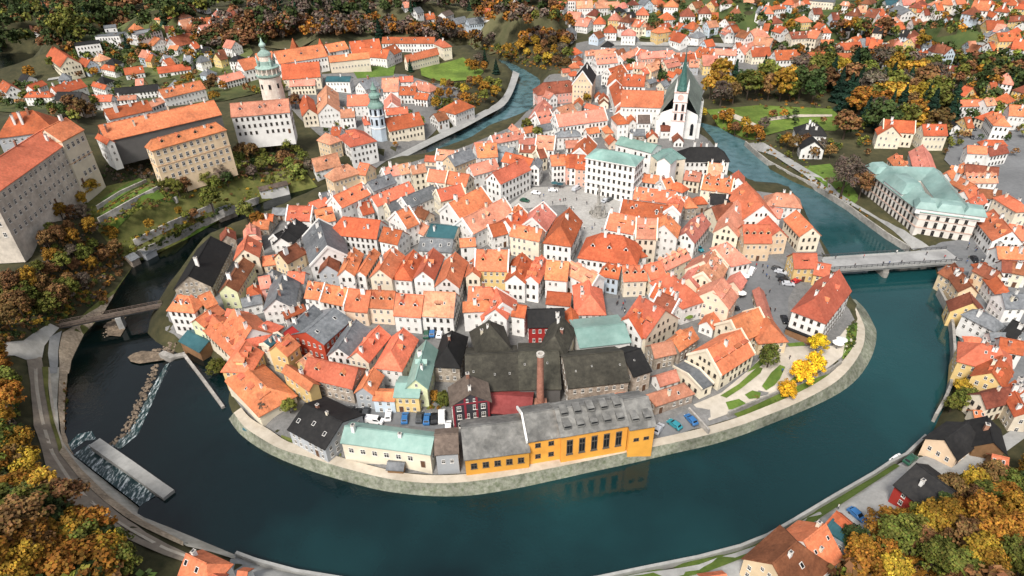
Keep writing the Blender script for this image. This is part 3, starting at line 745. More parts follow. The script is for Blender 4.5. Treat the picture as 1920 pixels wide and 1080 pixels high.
parse("""
@ 0 540 4
h 1330,55 1415,62 1330,165 9 o w c1 d2 q48
g 1490,60 1570,25 1600,120 7 o l c0
g 1410,320 1560,400 1450,450 4 t t c0 nw
@ 280 400 6
k 1130,110 1140,200 1060,170 6 p c c0
g 1100,250 1060,400 1240,420 8 o c d1 c0
g 690,260 440,700 860,470 5 k s c1 cs1.6 ov.6
g 1060,500 860,800 1130,640 7 b l c2
g 1640,60 1480,270 1750,150 5 k w c1
g 1500,680 1420,960 1680,800 6 g w c3 cs1.5
@ 280 560 6
g 760,70 520,230 870,130 6 o l c1 q35
k 640,130 1000,450 690,420 4 o c d4 c2 q36 W17
g 950,120 1150,330 1230,220 5 o w c2 d2 W15
g 1110,150 880,110 1290,250 6 o w c1
h 1330,250 1060,440 1370,400 5 o c c1
k 1080,480 1000,600 1250,640 5 o y c0
g 1720,60 1500,150 1740,130 5 r w c3
g 1440,390 1290,510 1470,420 7 t c c2
g 1560,400 1420,520 1700,500 8 o y c1
@ 420 640 6
k 190,235 480,520 275,705 3 o c d3 dkshed c2 q33 nw W17
g 950,180 1500,300 1450,520 6 o s d2 c1 W14
g 700,260 1000,470 980,560 7 o y c1 W7 nd0
g 950,130 850,210 1010,170 5 p y c0
@ 480 540 4
g 395,-50 515,-35 435,75 6 o w c1 d2
g 520,-30 695,5 590,112 6 o w c2 d2
g 698,5 860,20 775,170 6 o a c2 d1
g 862,15 1040,25 940,142 7 o a d3 c1
g 1058,42 1252,55 1145,205 7 o w d2 c1
g 1262,25 1492,35 1350,205 7 p w c0
k 1600,-10 1760,-5 1640,170 7 o w c2
g 1800,0 1850,120 1960,120 6 o w c1
g 430,130 275,275 560,200 7 g r c3 nw
g 585,150 375,325 690,255 7 g r c0 s2 q25
g 750,240 615,445 830,345 6 g w c2
g 920,283 755,475 990,370 6 o c c2 d1
k 1105,303 1010,470 1205,395 6 o w c1 d1
g 1275,395 1195,680 1330,560 7 v l c2 q48 d1 W8
g 1055,710 1235,715 1140,815 6 v y c0 q18 rows2
g 880,600 800,740 960,640 6 o g c2
g 890,775 1045,780 965,838 5 o b c0 q25 W5
h 1470,320 1435,440 1330,590 6 k s c1 q50
@ 740 560 6
h 850,30 1040,20 760,140 8 o w c1 q35
g 1180,0 1130,110 1300,120 8 o w c1
g 1340,60 1480,80 1380,190 8 r w c1
g 1500,120 1900,110 1640,310 7 k r c1
h 1060,245 1075,290 920,600 8 d e c2 q52 nw hf.95
g 800,640 1380,610 1030,1030 5 d e nw c0 s3 ss.4 W36 q27
g 1400,600 1840,590 1620,1010 5 d e nw c0 s2 ss.4 W34 q26
g 1900,660 2560,590 2380,950 7 d s c0 s3 ss.35 W26 q30
g 2570,620 2760,560 2740,850 7 k s c0 s1 ss.35 W24 q30
k 1890,210 1800,420 1960,520 8 d c c2 q45
@ 1000 480 6
h 620,270 640,430 810,660 5 o w c2 d2 q45
g 420,580 440,720 490,640 5 r w c0
g 470,820 1020,760 1110,960 7 v w c0 q14 nw
g 1080,690 1240,590 1390,800 6 r w c1 d1
g 1200,450 1480,610 1550,650 6 o c c2
h 1540,200 1740,350 1420,370 7 o w c2
g 1420,400 1640,490 1560,640 6 b w c2
g 1330,1000 1560,950 1390,1130 5 p s c0
g 1570,940 1780,800 1880,900 5 o s c1
@ 1240 440 6
g 620,230 480,420 700,420 7 o c c2
g 560,180 480,280 690,420 7 p c c1
g 600,460 440,600 700,500 5 o a c1
g 690,480 590,610 790,780 8 p a d3 c0 dkshed
g 420,640 540,650 480,770 5 o c c1
g 1100,590 1200,900 1060,700 4 p n d3 dkshed c0
h 1180,930 1230,1000 1310,1040 5 o n c0
g 1080,850 860,1000 1150,1060 5 p c c1 pa1
k 2000,400 1730,720 2150,600 9 o w d2 c3 q48 hf.28 rows3 W22
@ 960 540 4
g 1715,310 1460,465 1640,600 6 o c d5 c1 dkshed pa1 gap2.0
g 1850,150 1640,245 1830,345 6 o c c0 pa1
g 1405,610 1320,650 1460,735 4 g c c0 q12
h 1100,780 1290,720 1200,835 4 p s c1
g 590,755 840,745 700,800 3 o s c0 q15 nw
@ 960 540 4
g -160,800 150,820 0,940 4 m m c0 q15 nw
""", "townhouse")

parse("""
@ 0 0 1
h 283,262 405,229 352,262 15 o n z19 dep7 d4 c1 rows4 gap2.9 ws1.35 hf.6 bd
g 185,235 400,188 300,240 9 o e z26 c6 cs1.5 nw
g 195,205 275,188 225,218 8 r w z26 c3 cs1.5
g -70,338 84,240 43,324 17 o h z25 dep9 c4 cs1.5 rows4 gap3.3 ws1.25
g 82,242 124,221 131,255 19 o c z25 dep9 c1 rows3 gap3.4 ws1.5 bd
h 22,212 62,207 20,254 8 r g z33 c3 cs1.8
g 205,262 184,250 212,268 9 r w z26 c0
g 432,194 540,185 485,214 11 p w z18 d3 c3 rows3 dep6 ws1.1 gap2.6
""", "castle_range")
parse("""
@ 540 120 6
g 190,340 232,500 130,440 6 r c c1
g 430,235 440,440 335,400 7 p w c2
g 670,350 910,342 780,462 7 o w c2
h 865,580 885,640 962,818 9 o w c2 cs1.8 ck3
h 755,815 800,850 740,965 10 o w d3 rows3 c0 gap2.2
h 420,775 480,795 430,885 9 p n c1
g 500,705 600,712 555,800 6 r w c2
g 590,512 742,502 650,595 7 p w c2
h 465,472 580,472 515,535 6 g w c1
g 1085,615 1470,540 1270,725 7 r c c3 s2
g 1160,322 1168,440 1262,445 7 p w pa1 c1
g 1260,252 1440,252 1340,342 6 r w d2 c1
h 1450,185 1590,212 1500,292 6 p w c4
g 1440,320 1585,335 1500,392 5 r w c1
g 1640,590 1760,560 1690,642 5 b w c0
h 1855,470 1930,440 1880,562 6 r w c1
g 1060,160 1240,155 1140,203 5 p w c2
g 1250,130 1400,122 1320,190 5 o w c2
g 440,140 705,140 560,192 7 t w c1
g 800,200 960,150 880,282 7 g w c2
g 20,185 300,172 150,238 6 p c c2
g 0,80 180,100 80,152 6 p w c3
g 350,420 420,380 380,520 5 r n c1
g 900,290 1060,280 1010,350 6 g w c1
g 1100,500 1340,480 1200,560 6 o w c3
""", "house", dict(W=14))
parse("""
@ 480 0 4
g 135,395 495,340 320,452 9 o w z15 d3 c2 rows2
g 190,482 470,462 330,502 7 r c c1
g 520,340 662,315 600,380 9 o w z13 c2 d1
g 545,422 842,392 700,448 9 o c z12 c1 rows1
g 700,312 920,290 800,345 8 r w z11 c3
g 760,352 1000,372 870,425 8 r w z10 c3
g 950,278 1340,278 1140,322 7 r w c2 d4
g 1115,395 1355,338 1240,428 7 o c c2 rows2
h 1375,292 1420,312 1425,365 8 o c c1 rows2
g 0,420 120,402 60,475 8 o w c1
g 940,370 1040,330 1000,420 7 r w c1
""", "castle_range", dict(W=16))
parse("""
@ 0 0 4
g 395,345 505,425 415,475 7 r c c0
@ 480 0 4
g 1440,95 1560,72 9 4 g w c0
g 1580,92 1690,80 9 4 g b c0
g 1390,75 1450,55 8 4 w w c0
g 1700,60 1760,62 8 4 r w c0
g 1260,115 1330,105 8 4 r w c1
g 1180,60 1230,50 8 4 g w c0
g 1100,35 1160,28 8 4 p w c1
@ 0 0 4
f 560,335 745,312 660,400 8 k w c0
f 740,262 920,255 830,312 7 g w c0
f 780,205 870,195 830,232 6 g w c0
h 770,480 870,500 810,522 5 r w c1
g 930,520 1070,502 1000,552 4 r w c2
g 1180,512 1420,482 1300,535 3 r w c0
g 20,600 80,640 0,662 8 r w c0
g 205,640 312,602 255,665 6 r w c1
g 380,650 600,592 470,695 7 r w c3
h 190,690 390,690 265,725 6 r w d3 c1 rows2
g 430,690 612,690 520,745 8 k s c0
g 700,612 800,640 740,655 6 r w c1
g 690,712 840,712 760,755 6 o w c2
g 860,662 1180,630 1000,692 5 k w c0
g 1190,672 1500,602 1350,705 7 o w c4 d2
g 860,722 1020,712 930,745 5 p w c1
g 1080,780 1200,732 1150,795 6 p w c1
g 1080,272 1212,320 1140,352 6 o w c1
g 1280,332 1342,342 1318,372 5 o w c1
g 1270,282 1420,242 1330,305 5 o w c2
g 1360,202 1480,190 1420,242 5 o w c1
g 1340,152 1450,132 1400,172 5 p w c1
g 1490,192 1600,172 1540,222 5 p w c1
g 1540,132 1640,122 1590,152 5 r w c1
h 1600,76 1650,76 1622,92 5 p w c1
g 1480,30 1552,30 1512,52 5 p w c0
f 960,182 1150,145 1060,192 5 g w c0
g 1640,572 1800,532 1720,605 5 p w c2
g 1785,455 1900,432 1850,522 8 o w c1
g 210,185 270,202 230,215 4 p w c0
g 270,10 420,32 340,42 5 b w c0
h 1690,60 1760,50 1720,80 5 b w c0
""", "house", dict(W=13, full=1))
parse("""
@ 820 240 6
g 600,92 960,25 720,155 6 p w c4
g 420,165 600,142 500,305 7 p w d2 c1
g 640,192 860,222 740,265 6 g b c1
g 930,192 1112,202 1000,265 7 b c c2
g 1110,252 1200,232 1160,335 7 b c c0
g 920,122 1190,112 1050,175 6 p w c3
g 1120,82 1330,92 1220,235 7 p w c2
g 625,500 965,345 850,556 10 o w rows3 c3
g 770,272 1075,347 1000,435 9 r w c1 rows3
h 1385,32 1560,22 1450,92 7 g w c2
g 1690,80 1600,232 1790,185 7 r w c2
g 1130,330 1090,400 1170,400 9 g w c0
@ 900 38 3.6
g 940,242 1062,182 1000,256 6 p w c2
g 1080,217 1300,202 1180,250 7 p p c2
g 1300,237 1450,227 1380,275 6 r w c2
g 1420,247 1482,247 1450,303 6 p g c1
g 1500,252 1602,252 1550,305 6 p y c1
g 1240,272 1330,252 1290,315 6 p c c1
g 370,622 470,602 430,695 5 p w c1
g 860,330 960,298 900,380 7 r w c1
g 1090,330 1180,300 1120,360 6 o n c1
g 520,590 620,560 560,650 5 p w c1
g 1060,640 1150,640 1100,690 7 w w c0
g 720,560 830,590 800,610 5 o w c0
g 1750,182 1850,142 1800,225 6 p w c1
g 1830,200 1890,190 1860,240 6 r c c1
@ 960 0 4
g 320,862 690,812 500,925 8 p w c4
g 240,742 172,862 290,822 5 p w c1
g 190,652 312,700 240,722 6 p w c1
g 0,930 90,1000 30,1000 6 p w c2
h 232,620 435,602 330,695 7 b p c1 d2
@ 1060 80 6
g 245,215 195,322 308,445 12 k n c1 q52 cs1.6 pa1
g 640,532 1105,545 880,718 12 o w rows3 c3
g 660,352 900,362 780,485 10 r w d2 c4
g 600,252 565,400 668,385 8 r w c1
g 575,430 650,652 520,565 8 r w c2
g 680,642 645,742 745,735 7 r w c1
h 600,790 640,832 602,925 9 r w c0
g 725,780 762,862 700,855 6 r w c0
g 225,82 565,52 400,122 8 p w c3
g 335,142 562,122 430,232 8 p w d5 c1
g 850,122 1150,102 1000,152 7 p b c2
g 1150,112 1500,92 1300,155 7 p b c3 d2
g 1510,72 1680,102 1590,180 7 r c d2
g 1690,50 1930,62 1800,122 10 p w c2
g 780,222 905,232 840,285 6 p c c1
g 920,252 1050,202 990,312 7 p n c1
g 1020,182 1150,202 1080,235 6 b c c1
g 840,70 925,90 870,150 7 o w d1 c0
g 640,250 740,240 690,300 7 r w c2
""", "townhouse", dict(W=18))
parse("""
@ 960 0 4
g 312,65 408,72 350,92 6 o w c1
g 420,85 520,92 470,118 6 p w c1
g 480,5 600,0 540,25 8 p w c1 rows2
g 620,30 800,20 700,60 6 p w c3
g 500,132 590,142 550,162 5 p w c1
h 630,120 690,120 650,152 6 r w c1
h 700,182 780,182 735,212 5 r w c0
h 800,160 850,165 822,205 6 b w c1
h 825,230 930,232 880,275 7 p w c1
h 910,150 1010,150 960,185 7 p c c2
h 1070,215 1170,200 1110,245 7 o y c1
h 740,90 810,92 770,115 7 p y c1
h 940,52 1025,52 980,75 5 o c c1
h 1145,10 1250,12 1190,60 7 o w c1
h 1265,62 1375,62 1310,92 7 b w c1
h 1415,40 1490,40 1450,62 7 b w c1
h 1560,20 1655,20 1600,45 7 b w c1
h 1735,25 1830,28 1780,48 7 p w c1
h 1870,40 1950,40 1900,70 7 o w c1
h 1780,190 1920,180 1840,225 6 p w c2
g 1590,215 1640,240 1600,262 4 p w c0
g 1230,240 1310,262 1270,270 4 r w c0
g 20,40 110,20 60,60 5 g w c0
g 0,70 60,60 30,100 4 g w c0
f 420,0 480,0 450,45 9 p w c0
g 1830,272 1960,290 1890,345 8 p w c1
g 1680,312 1800,295 1740,352 6 r w c1
g 1790,360 1930,352 1850,420 6 r c c2
@ 1440 0 4
h 30,42 125,32 70,65 6 r w c1
h 195,22 270,2 232,42 6 p w c1
h 555,2 620,10 580,35 6 p w c1
h 622,52 705,62 660,82 5 b w c1
h 235,130 300,125 262,165 6 o y c1
f 320,0 500,12 400,32 6 g c c0
g 160,252 330,242 240,285 9 b c d4 c4
g 320,228 395,238 358,290 9 o c c1
g 400,292 492,292 440,345 7 o w c1
g 540,325 690,312 620,368 6 r c c2
g 692,290 770,285 730,318 5 g w c0
g 772,292 860,298 810,330 6 r w c1
g 50,378 212,372 130,408 7 r w c2 d2
g 300,392 425,388 360,420 6 r y d4 c0
g 510,398 622,398 560,422 7 r b c0
g 1170,355 1392,365 1280,408 6 r w d5 c2
h 860,402 940,412 895,448 6 r w c1
g 920,492 1000,492 955,512 4 r w c0
g 1080,262 1172,232 1115,285 7 p y c1
g 1180,222 1240,222 1205,260 7 g b c0
g 945,50 1060,100 970,120 8 g w c1
g 1170,72 1290,60 1220,105 7 b w c0
h 1300,112 1400,112 1330,160 6 p w c1
h 1400,132 1520,142 1450,180 6 r y c2
g 1530,142 1642,142 1580,188 6 r w c1
g 1622,192 1750,192 1680,232 6 r y c1
g 1720,232 1890,228 1800,268 6 r y d3 c1
h 1725,32 1820,42 1770,75 6 r w c2
g 1790,112 1930,102 1850,148 6 b y c1
g 1850,292 1965,302 1900,338 6 r w c1
g 1000,2 1130,0 1060,45 7 p w c1
g 880,2 980,2 930,35 6 t w c0
g 1550,2 1680,12 1600,40 6 o w c2
g 1640,62 1720,92 1660,112 6 r w c1
g 1080,152 1182,150 1130,185 6 b w c1
g 760,62 840,72 800,95 5 b w c0
g 1860,10 1960,20 1900,60 6 r y c1
h 1765,545 1825,552 1790,582 5 p w c1
g 1280,492 1632,512 1450,535 5 b y c3 d3
g 1370,752 1612,746 1480,792 7 o w c2
g 1622,742 1692,732 1650,790 8 p w d1 c1
h 1715,822 1778,890 1690,928 8 o w d2 c1
g 1815,785 1965,795 1880,865 8 o w d1 c1
g 870,895 1105,910 1000,988 8 r c c1 pa1
g 915,905 935,945 985,985 7 r c c1
g 1160,932 1335,932 1240,1012 8 r c d2 c3
h 220,922 440,932 300,1058 6 k w c5
g 330,1020 350,1060 420,1080 5 k w c0
h 1600,1048 1790,1052 1690,1085 5 r w c0
g 1330,880 1420,930 1380,960 5 k w c0
""", "villa", dict(W=10.5, full=1))


def infill(P, n, mind, seed):
    """more small houses of the suburb, set along the slope between the ones listed above"""
    q = random.Random(seed); taken = [t[2] for t in THINGS]
    for x, y in scatter2(P, n*6, q):
        if n <= 0: break
        if any(abs(x-a) < mind and abs(y-b) < mind*.55 for a, b in taken): continue
        taken.append((x, y)); n -= 1; k = q.uniform(5, 9); dy = q.uniform(-2.5, 2.5)
        house((x-k, y+dy), (x+k, y-dy), q.uniform(7.5, 9.5), q.choice([4.5, 5, 6]), q.choice('rrropbbgk'), q.choice('wwwcyb'), q.choice('gghh'), dict(full=1, W=10, c=q.choice([0, 1, 1])), 'villa', None, 'villa')
def scatter2(P, n, q):
    xs = [p[0] for p in P]; ys = [p[1] for p in P]
    for _ in range(n):
        yield q.uniform(min(xs), max(xs)), q.uniform(min(ys), max(ys))
infill([(1060,-8),(1935,-8),(1935,60),(1060,60)], 46, 22, 1)
infill([(1640,0),(1935,0),(1935,100),(1640,100)], 22, 20, 2)
infill([(270,30),(450,30),(450,110),(270,110)], 12, 22, 3)
infill([(20,135),(140,135),(140,185),(20,185)], 4, 26, 4)
infill([(1060,-8),(1935,-8),(1935,95),(1400,75),(1060,70)], 46, 17, 5)
infill([(150,60),(450,30),(450,120),(180,150)], 14, 20, 6)
infill([(1760,150),(1935,150),(1935,235),(1800,235)], 8, 20, 7)
# ------------------------------------------------------------------ landmarks
def zfor(p, py):
    """height over the ground point p that shows at picture row py"""
    lo_, hi_ = p.z - 5, p.z + 90
    for _ in range(40):
        m = (lo_+hi_)/2
        if topx((p.x, p.y, m))[1] > py: lo_ = m
        else: hi_ = m
    return lo_ - p.z
LM = {}
def lmk(o, label, cat, name, px):
    tag(o, label, cat); LM[name] = px; return o

# ---- ochre riverside hall: four joined ranges, each its own roof
Hh = {}
def hall():
    cfg = [((866, 803), (984, 789), (928, 853), 6, 1, 2.9, (1.6, 1.9)), ((982, 776), (1040, 767), (1018, 822), 8, 2, 2.8, (1.4, 1.4)), ((1042, 768), (1165, 748), (1105, 808), 9, 1, 3.1, (1.6, 5.0)), ((1168, 751), (1214, 744), (1200, 801), 8.5, 1, 2.8, (1.4, 1.0))]
    for i, (A, B, E, eh, rows, gp, ws) in enumerate(cfg):
        lab = ['ochre riverside hall range with low grey roof and square windows', 'ochre hall range with two rows of windows beside the white parapet', 'tall ochre hall range with slim high windows and rows of roof lanterns', 'short ochre hall range at the end beside the small car park'][i]
        r, d = house(A, B, E, eh, 'gh' if False else 'g', 'o', 'g', dict(q=30, rows=rows, gap=gp, ws=ws, c=0, wm=WIN2, s=0, W=17, full_row=1), 'riverside_hall', lab, 'hall', px=((A[0]+B[0])/2, (A[1]+E[1])/2))
        d['roof'].data.materials[0] = M_HALLROOF
        if i >= 2:
            n = 5 if i == 2 else 2
            m = MB(); m.box(-.9, -1.5, -.5, .9, 1.5, .55, 0); m.box(-.78, -1.52, .0, .78, -1.505, .45, 1); lt = m.mesh('roof_lantern', [M_HALLROOF, M_GLASS])
            for rr in ((.62, .1) if i == 2 else (.62,)):
                for k in range(n):
                    x = -d['L']/2 + d['L']*(k+.5)/n; y = d['sy']*d['W']/2*rr; z = eh + d['rise']*(1-rr)
                    add('roof_lantern', lt, d['roof'], (x, y, z+.35), 0 if d['sy'] < 0 else math.pi)
        if i == 1:
            m = MB(); y = d['W']/2+.3
            for s in (1, -1):
                m.slab([(-d['L']/2-.75, s*y, eh+.4), (-d['L']/2-.31, s*y, eh+.4), (-d['L']/2-.31, 0, eh+d['rise']+.6), (-d['L']/2-.75, 0, eh+d['rise']+.6)][::s], .9)
            m.build('parapet', M_WHITE, r)
house((728, 866), (757, 868), (742, 878), 2.4, 'g', 't', 'g', dict(q=25, c=0, nw=1), 'garden_hut', 'small grey roofed timber hut on the path below the cream building', 'hut', px=(741, 872))
def granary():
    r, d = house((480+1585/4, 540+655/4), (480+1605/4, 540+790/4), (480+1745/4, 540+820/4), 9, 'w', 'm', 'g', dict(q=34, gap=2.3, rows=3, ws=(1.15, 1.6), c=2, ov=.7), 'granary', 'dark timber granary with maroon posts and white framed windows', 'granary', px=(880, 745))
    e = 1 if (Matrix.Rotation(-d['rz'], 4, 'Z') @ (CAM - d['cen'])).x > 0 else -1
    x = e*(d['L']/2); Mm = plain('maroon_boards', (.22,.022,.035), .7)
    for k in range(4):
        y = -d['W']/2 + .25 + (d['W']-.5)*k/3; m = MB(); m.box(min(x, x+e*.12)+e*.004, y-.28, 0, max(x, x+e*.12)+e*.004, y+.28, d['eh'] + (1.8 if k in (1, 2) else 0)); m.build('corner_post', Mm, r)
    for zz in (.15, d['eh']-.3): m = MB(); m.box(min(x, x+e*.14)+e*.006, -d['W']/2, zz, max(x, x+e*.14)+e*.006, d['W']/2, zz+.35); m.build('sill_band', M_WHITE if zz < 1 else Mm, r)
M_HALLROOF = pm('felt_roofing', (.13,.13,.125), (.22,.215,.20), .6, rough=.95, vr=.08, hr=0, big=.15, bigamt=.35, tile=1.0)
hall(); granary(); LM['tall ochre hall'] = (1105, 790)
r, d = house((648, 799), (812, 820), (725, 839), 5.5, 'v', 'c', 'g', dict(q=30, rows=1, gap=3.3, ws=(1.4, 1.7), c=2), 'riverside_house', 'long cream riverside building with pale green metal roof', 'house', px=(725, 830)); LM['long cream riverside building'] = (725, 830)
house((816, 816), (857, 813), (838, 849), 6, 'w', 'g', 'g', dict(q=28, rows=1, c=0), 'riverside_house', 'pale grey house between the long cream building and the ochre hall', 'house', px=(838, 845))
r, d = house((573, 757), (641, 791), (597, 834), 5, 'k', 'g', 'g', dict(q=26, c=2, cs=.8, s=3), 'riverside_house', 'grey house with black roof between barn and long cream building', 'house', px=(600, 810)); LM['black roofed riverside house'] = (600, 800)

# ---- town hall by the square and the block behind it
r, d = house((1040+530/6, 240+238/6), (1040+835/6, 240+290/6), (1040+640/6, 240+378/6), 17, 'c', 'w', 'h', dict(q=24, rows=5, gap=2.3, ws=(1.0, 1.7), c=0, wm=WIN2, hf=.9, full_row=1), 'town_palace', 'tall white palace with copper roof beside the square', 'palace', px=(1150, 325)); LM['tall white palace'] = (1150, 330)
m = MB()
for z, t in ((16.4, .45), (12.6, .2), (9.2, .2), (5.7, .25)):
    x, y = d['L']/2, d['W']/2
    m.box(-x-t, -y-t, z, x+t, -y-.004, z+.35); m.box(-x-t, y+.004, z, x+t, y+t, z+.35); m.box(x+.004, -y-.003, z, x+t, y+.003, z+.35); m.box(-x-t, -y-.003, z, -x-.004, y+.003, z+.35)
m.build('cornice', M_WHITE, r)
house((1040+752/6, 240+95/6), (1040+1150/6, 240+190/6), (1040+900/6, 240+228/6), 13, 'c', 'w', 'g', dict(q=22, rows=3, gap=3, c=2), 'town_palace', 'white range with copper roof behind the tall white palace', 'palace', px=(1200, 275))
house((1040+1110/6, 240+330/6), (1040+1390/6, 240+290/6), 13, 12, 'c', 'c', 'f', dict(rows=3, gap=6, c=1), 'town_palace', 'big cream block with few windows in front of the church', 'palace', px=(1262, 310))
house((1040+1235/6, 240+330/6), (1040+1310/6, 240+265/6), 6, 15, 'c', 'w', 'g', dict(q=35, rows=1, c=0, nw=1), 'stair_tower', 'narrow white tower block with small copper roof below the church', 'tower', px=(1245, 295))

# ---- church
def church():
    p = ground(1267, 263); g = p.z; eh = 13.
    a = at(1235, 222, g+eh); b = at(1250, 173, g+eh); dv = (b-a).xy.normalized(); ang = math.atan2(dv.y, dv.x)
    root = empty('church', p, ang)
    Wd, L, rise = 19., 46., 14.
    wm = WALL['w'][0]
    o = prism_walls(L, Wd, eh, rise*.3, True, False, 3).build('nave_wall', wm, root); o.location = (L/2+3, 0, 0)
    m, ra, rb = gable_roof(L, Wd, eh, rise, 0, 7, ov=.5); ridge_cap(m, ra, rb, eh+rise+.06)
    CR = pm('church_slate', (.12,.15,.13), (.19,.22,.19), .6, rough=.7, vr=0, hr=0, big=.1, bigamt=.3, tile=1.5)
    ro = m.build('nave_roof', CR, root); ro.location = (L/2+3, 0, 0)
    bt = MB(); bt.box(-.6, 0, -2, .6, 1.8, 8); bt.slab([(-.6, 1.8, 8.01), (.6, 1.8, 8.01), (.6, 0, 11), (-.6, 0, 11)], .01); bme = bt.mesh('buttress', [wm])
    for s in (1, -1):
        for k in range(6): add('buttress', bme, root, (6+k*7.5, s*Wd/2, 0), 0 if s > 0 else math.pi)
    wl = MB(); wl.box(-.9, -.12, -3.5, .9, 0, 2.2, 0); wl.ring(0, 0, [(0.01, 0)], 3, cap=False); 
    wl = MB(); n = 8; pts = [(-.8, -.1, -3)] + [(.8, -.1, -3)] + [(.8*math.cos(math.pi*k/n), -.1, 2+1.3*math.sin(math.pi*k/n)) for k in range(n+1)]
    wl.face(pts, 0); big = wl.mesh('church_window', [M_GLASS])
    for s in (1, -1):
        for k in range(5): add('church_window', big, root, (9.8+k*7.5, s*(Wd/2), 6.5), 0 if s < 0 else math.pi)
    for y in (-7.2, 7.2): add('church_window', big, root, (3, y, 5), -math.pi/2)
    # tower, in front of the nave
    t = MB(); w2 = 3.3
    z1 = zfor(p, 172); z2 = zfor(p, 96)
    t.box(-1.5, -w2, -3, 5.1, w2, z1, 0)
    M_PK = pm('pink_trim', (.62,.40,.35), (.70,.50,.44), .6, vr=0, hr=0)
    tower = t.build('tower', wm, root)
    for k, zz in enumerate((z1*.42, z1*.60, z1*.80, z1*.985)):
        c = MB(); e = .22; c.box(-1.5-e, -w2-e, zz, 5.1+e, w2+e, zz+.4); c.build('string_course', M_PK, tower)
    wt = MB(); wt.box(-.55, -.12, -1.7, .55, -.02, 1.7, 0); wt.box(-.80, -.06, -1.9, -.552, 0, 1.9, 1); wt.box(.552, -.06, -1.9, .80, 0, 1.9, 1); tme = wt.mesh('tower_window', [M_GLASS, M_PK])
    for zz in (z1*.51, z1*.70):
        for q in (-1.6, 1.6):
            add('tower_window', tme, tower, (-1.5, q, zz), -math.pi/2); add('tower_window', tme, tower, (1.8+q, -w2, zz), 0)
    ck = MB(); ck.ring(0, 0, [(1.5, 0), (1.5, .15)], 20, 0); ck.box(-.08, -.05, .151, .08, 1.2, .19, 1); clk = ck.mesh('clock_face', [M_PK, M_WHITE])
    o = add('clock_face', clk, tower, (-1.5, 0, z1*.9)); o.rotation_euler = (math.pi/2, 0, -math.pi/2)
    for sx in (-1.1, 4.7):
        for sy in (-2.9, 2.9):
            q = MB(); q.ring(sx, sy, [(.55, z1-.5), (.55, z1+1.8), (.05, z1+5)], 6); q.build('pinnacle', wm, tower)
    M_SP = pm('verdigris_spire', (.03,.085,.075), (.06,.15,.13), .8, rough=.6, vr=0, hr=0)
    s = MB(); s.ring(1.8, 0, [(3.0, z1+.45), (2.2, z1+2.5), (1.35, z1+(z2-z1)*.45), (.1, z2)], 8, rot=math.pi/8); sp = s.build('spire', M_SP, tower)
    s = MB(); s.tube((1.8, 0, z2-.5), (1.8, 0, z2+2.5), .1); s.ring(1.8, 0, [(.05, z2+.2), (.35, z2+.5), (.05, z2+.8)], 8); s.build('finial', M_STEEL, sp)
    for q in (-1, 1):
        ob = MB(); ob.slab([(3.2, q*4.3, eh+.1), (3.2, q*9.8, eh+.1), (8, q*4.3, eh+12)][::q], .2); 
    lmk(root, 'white gothic church with slim green spire and grey nave roof', 'church', 'white church', (1275, 190))
church()

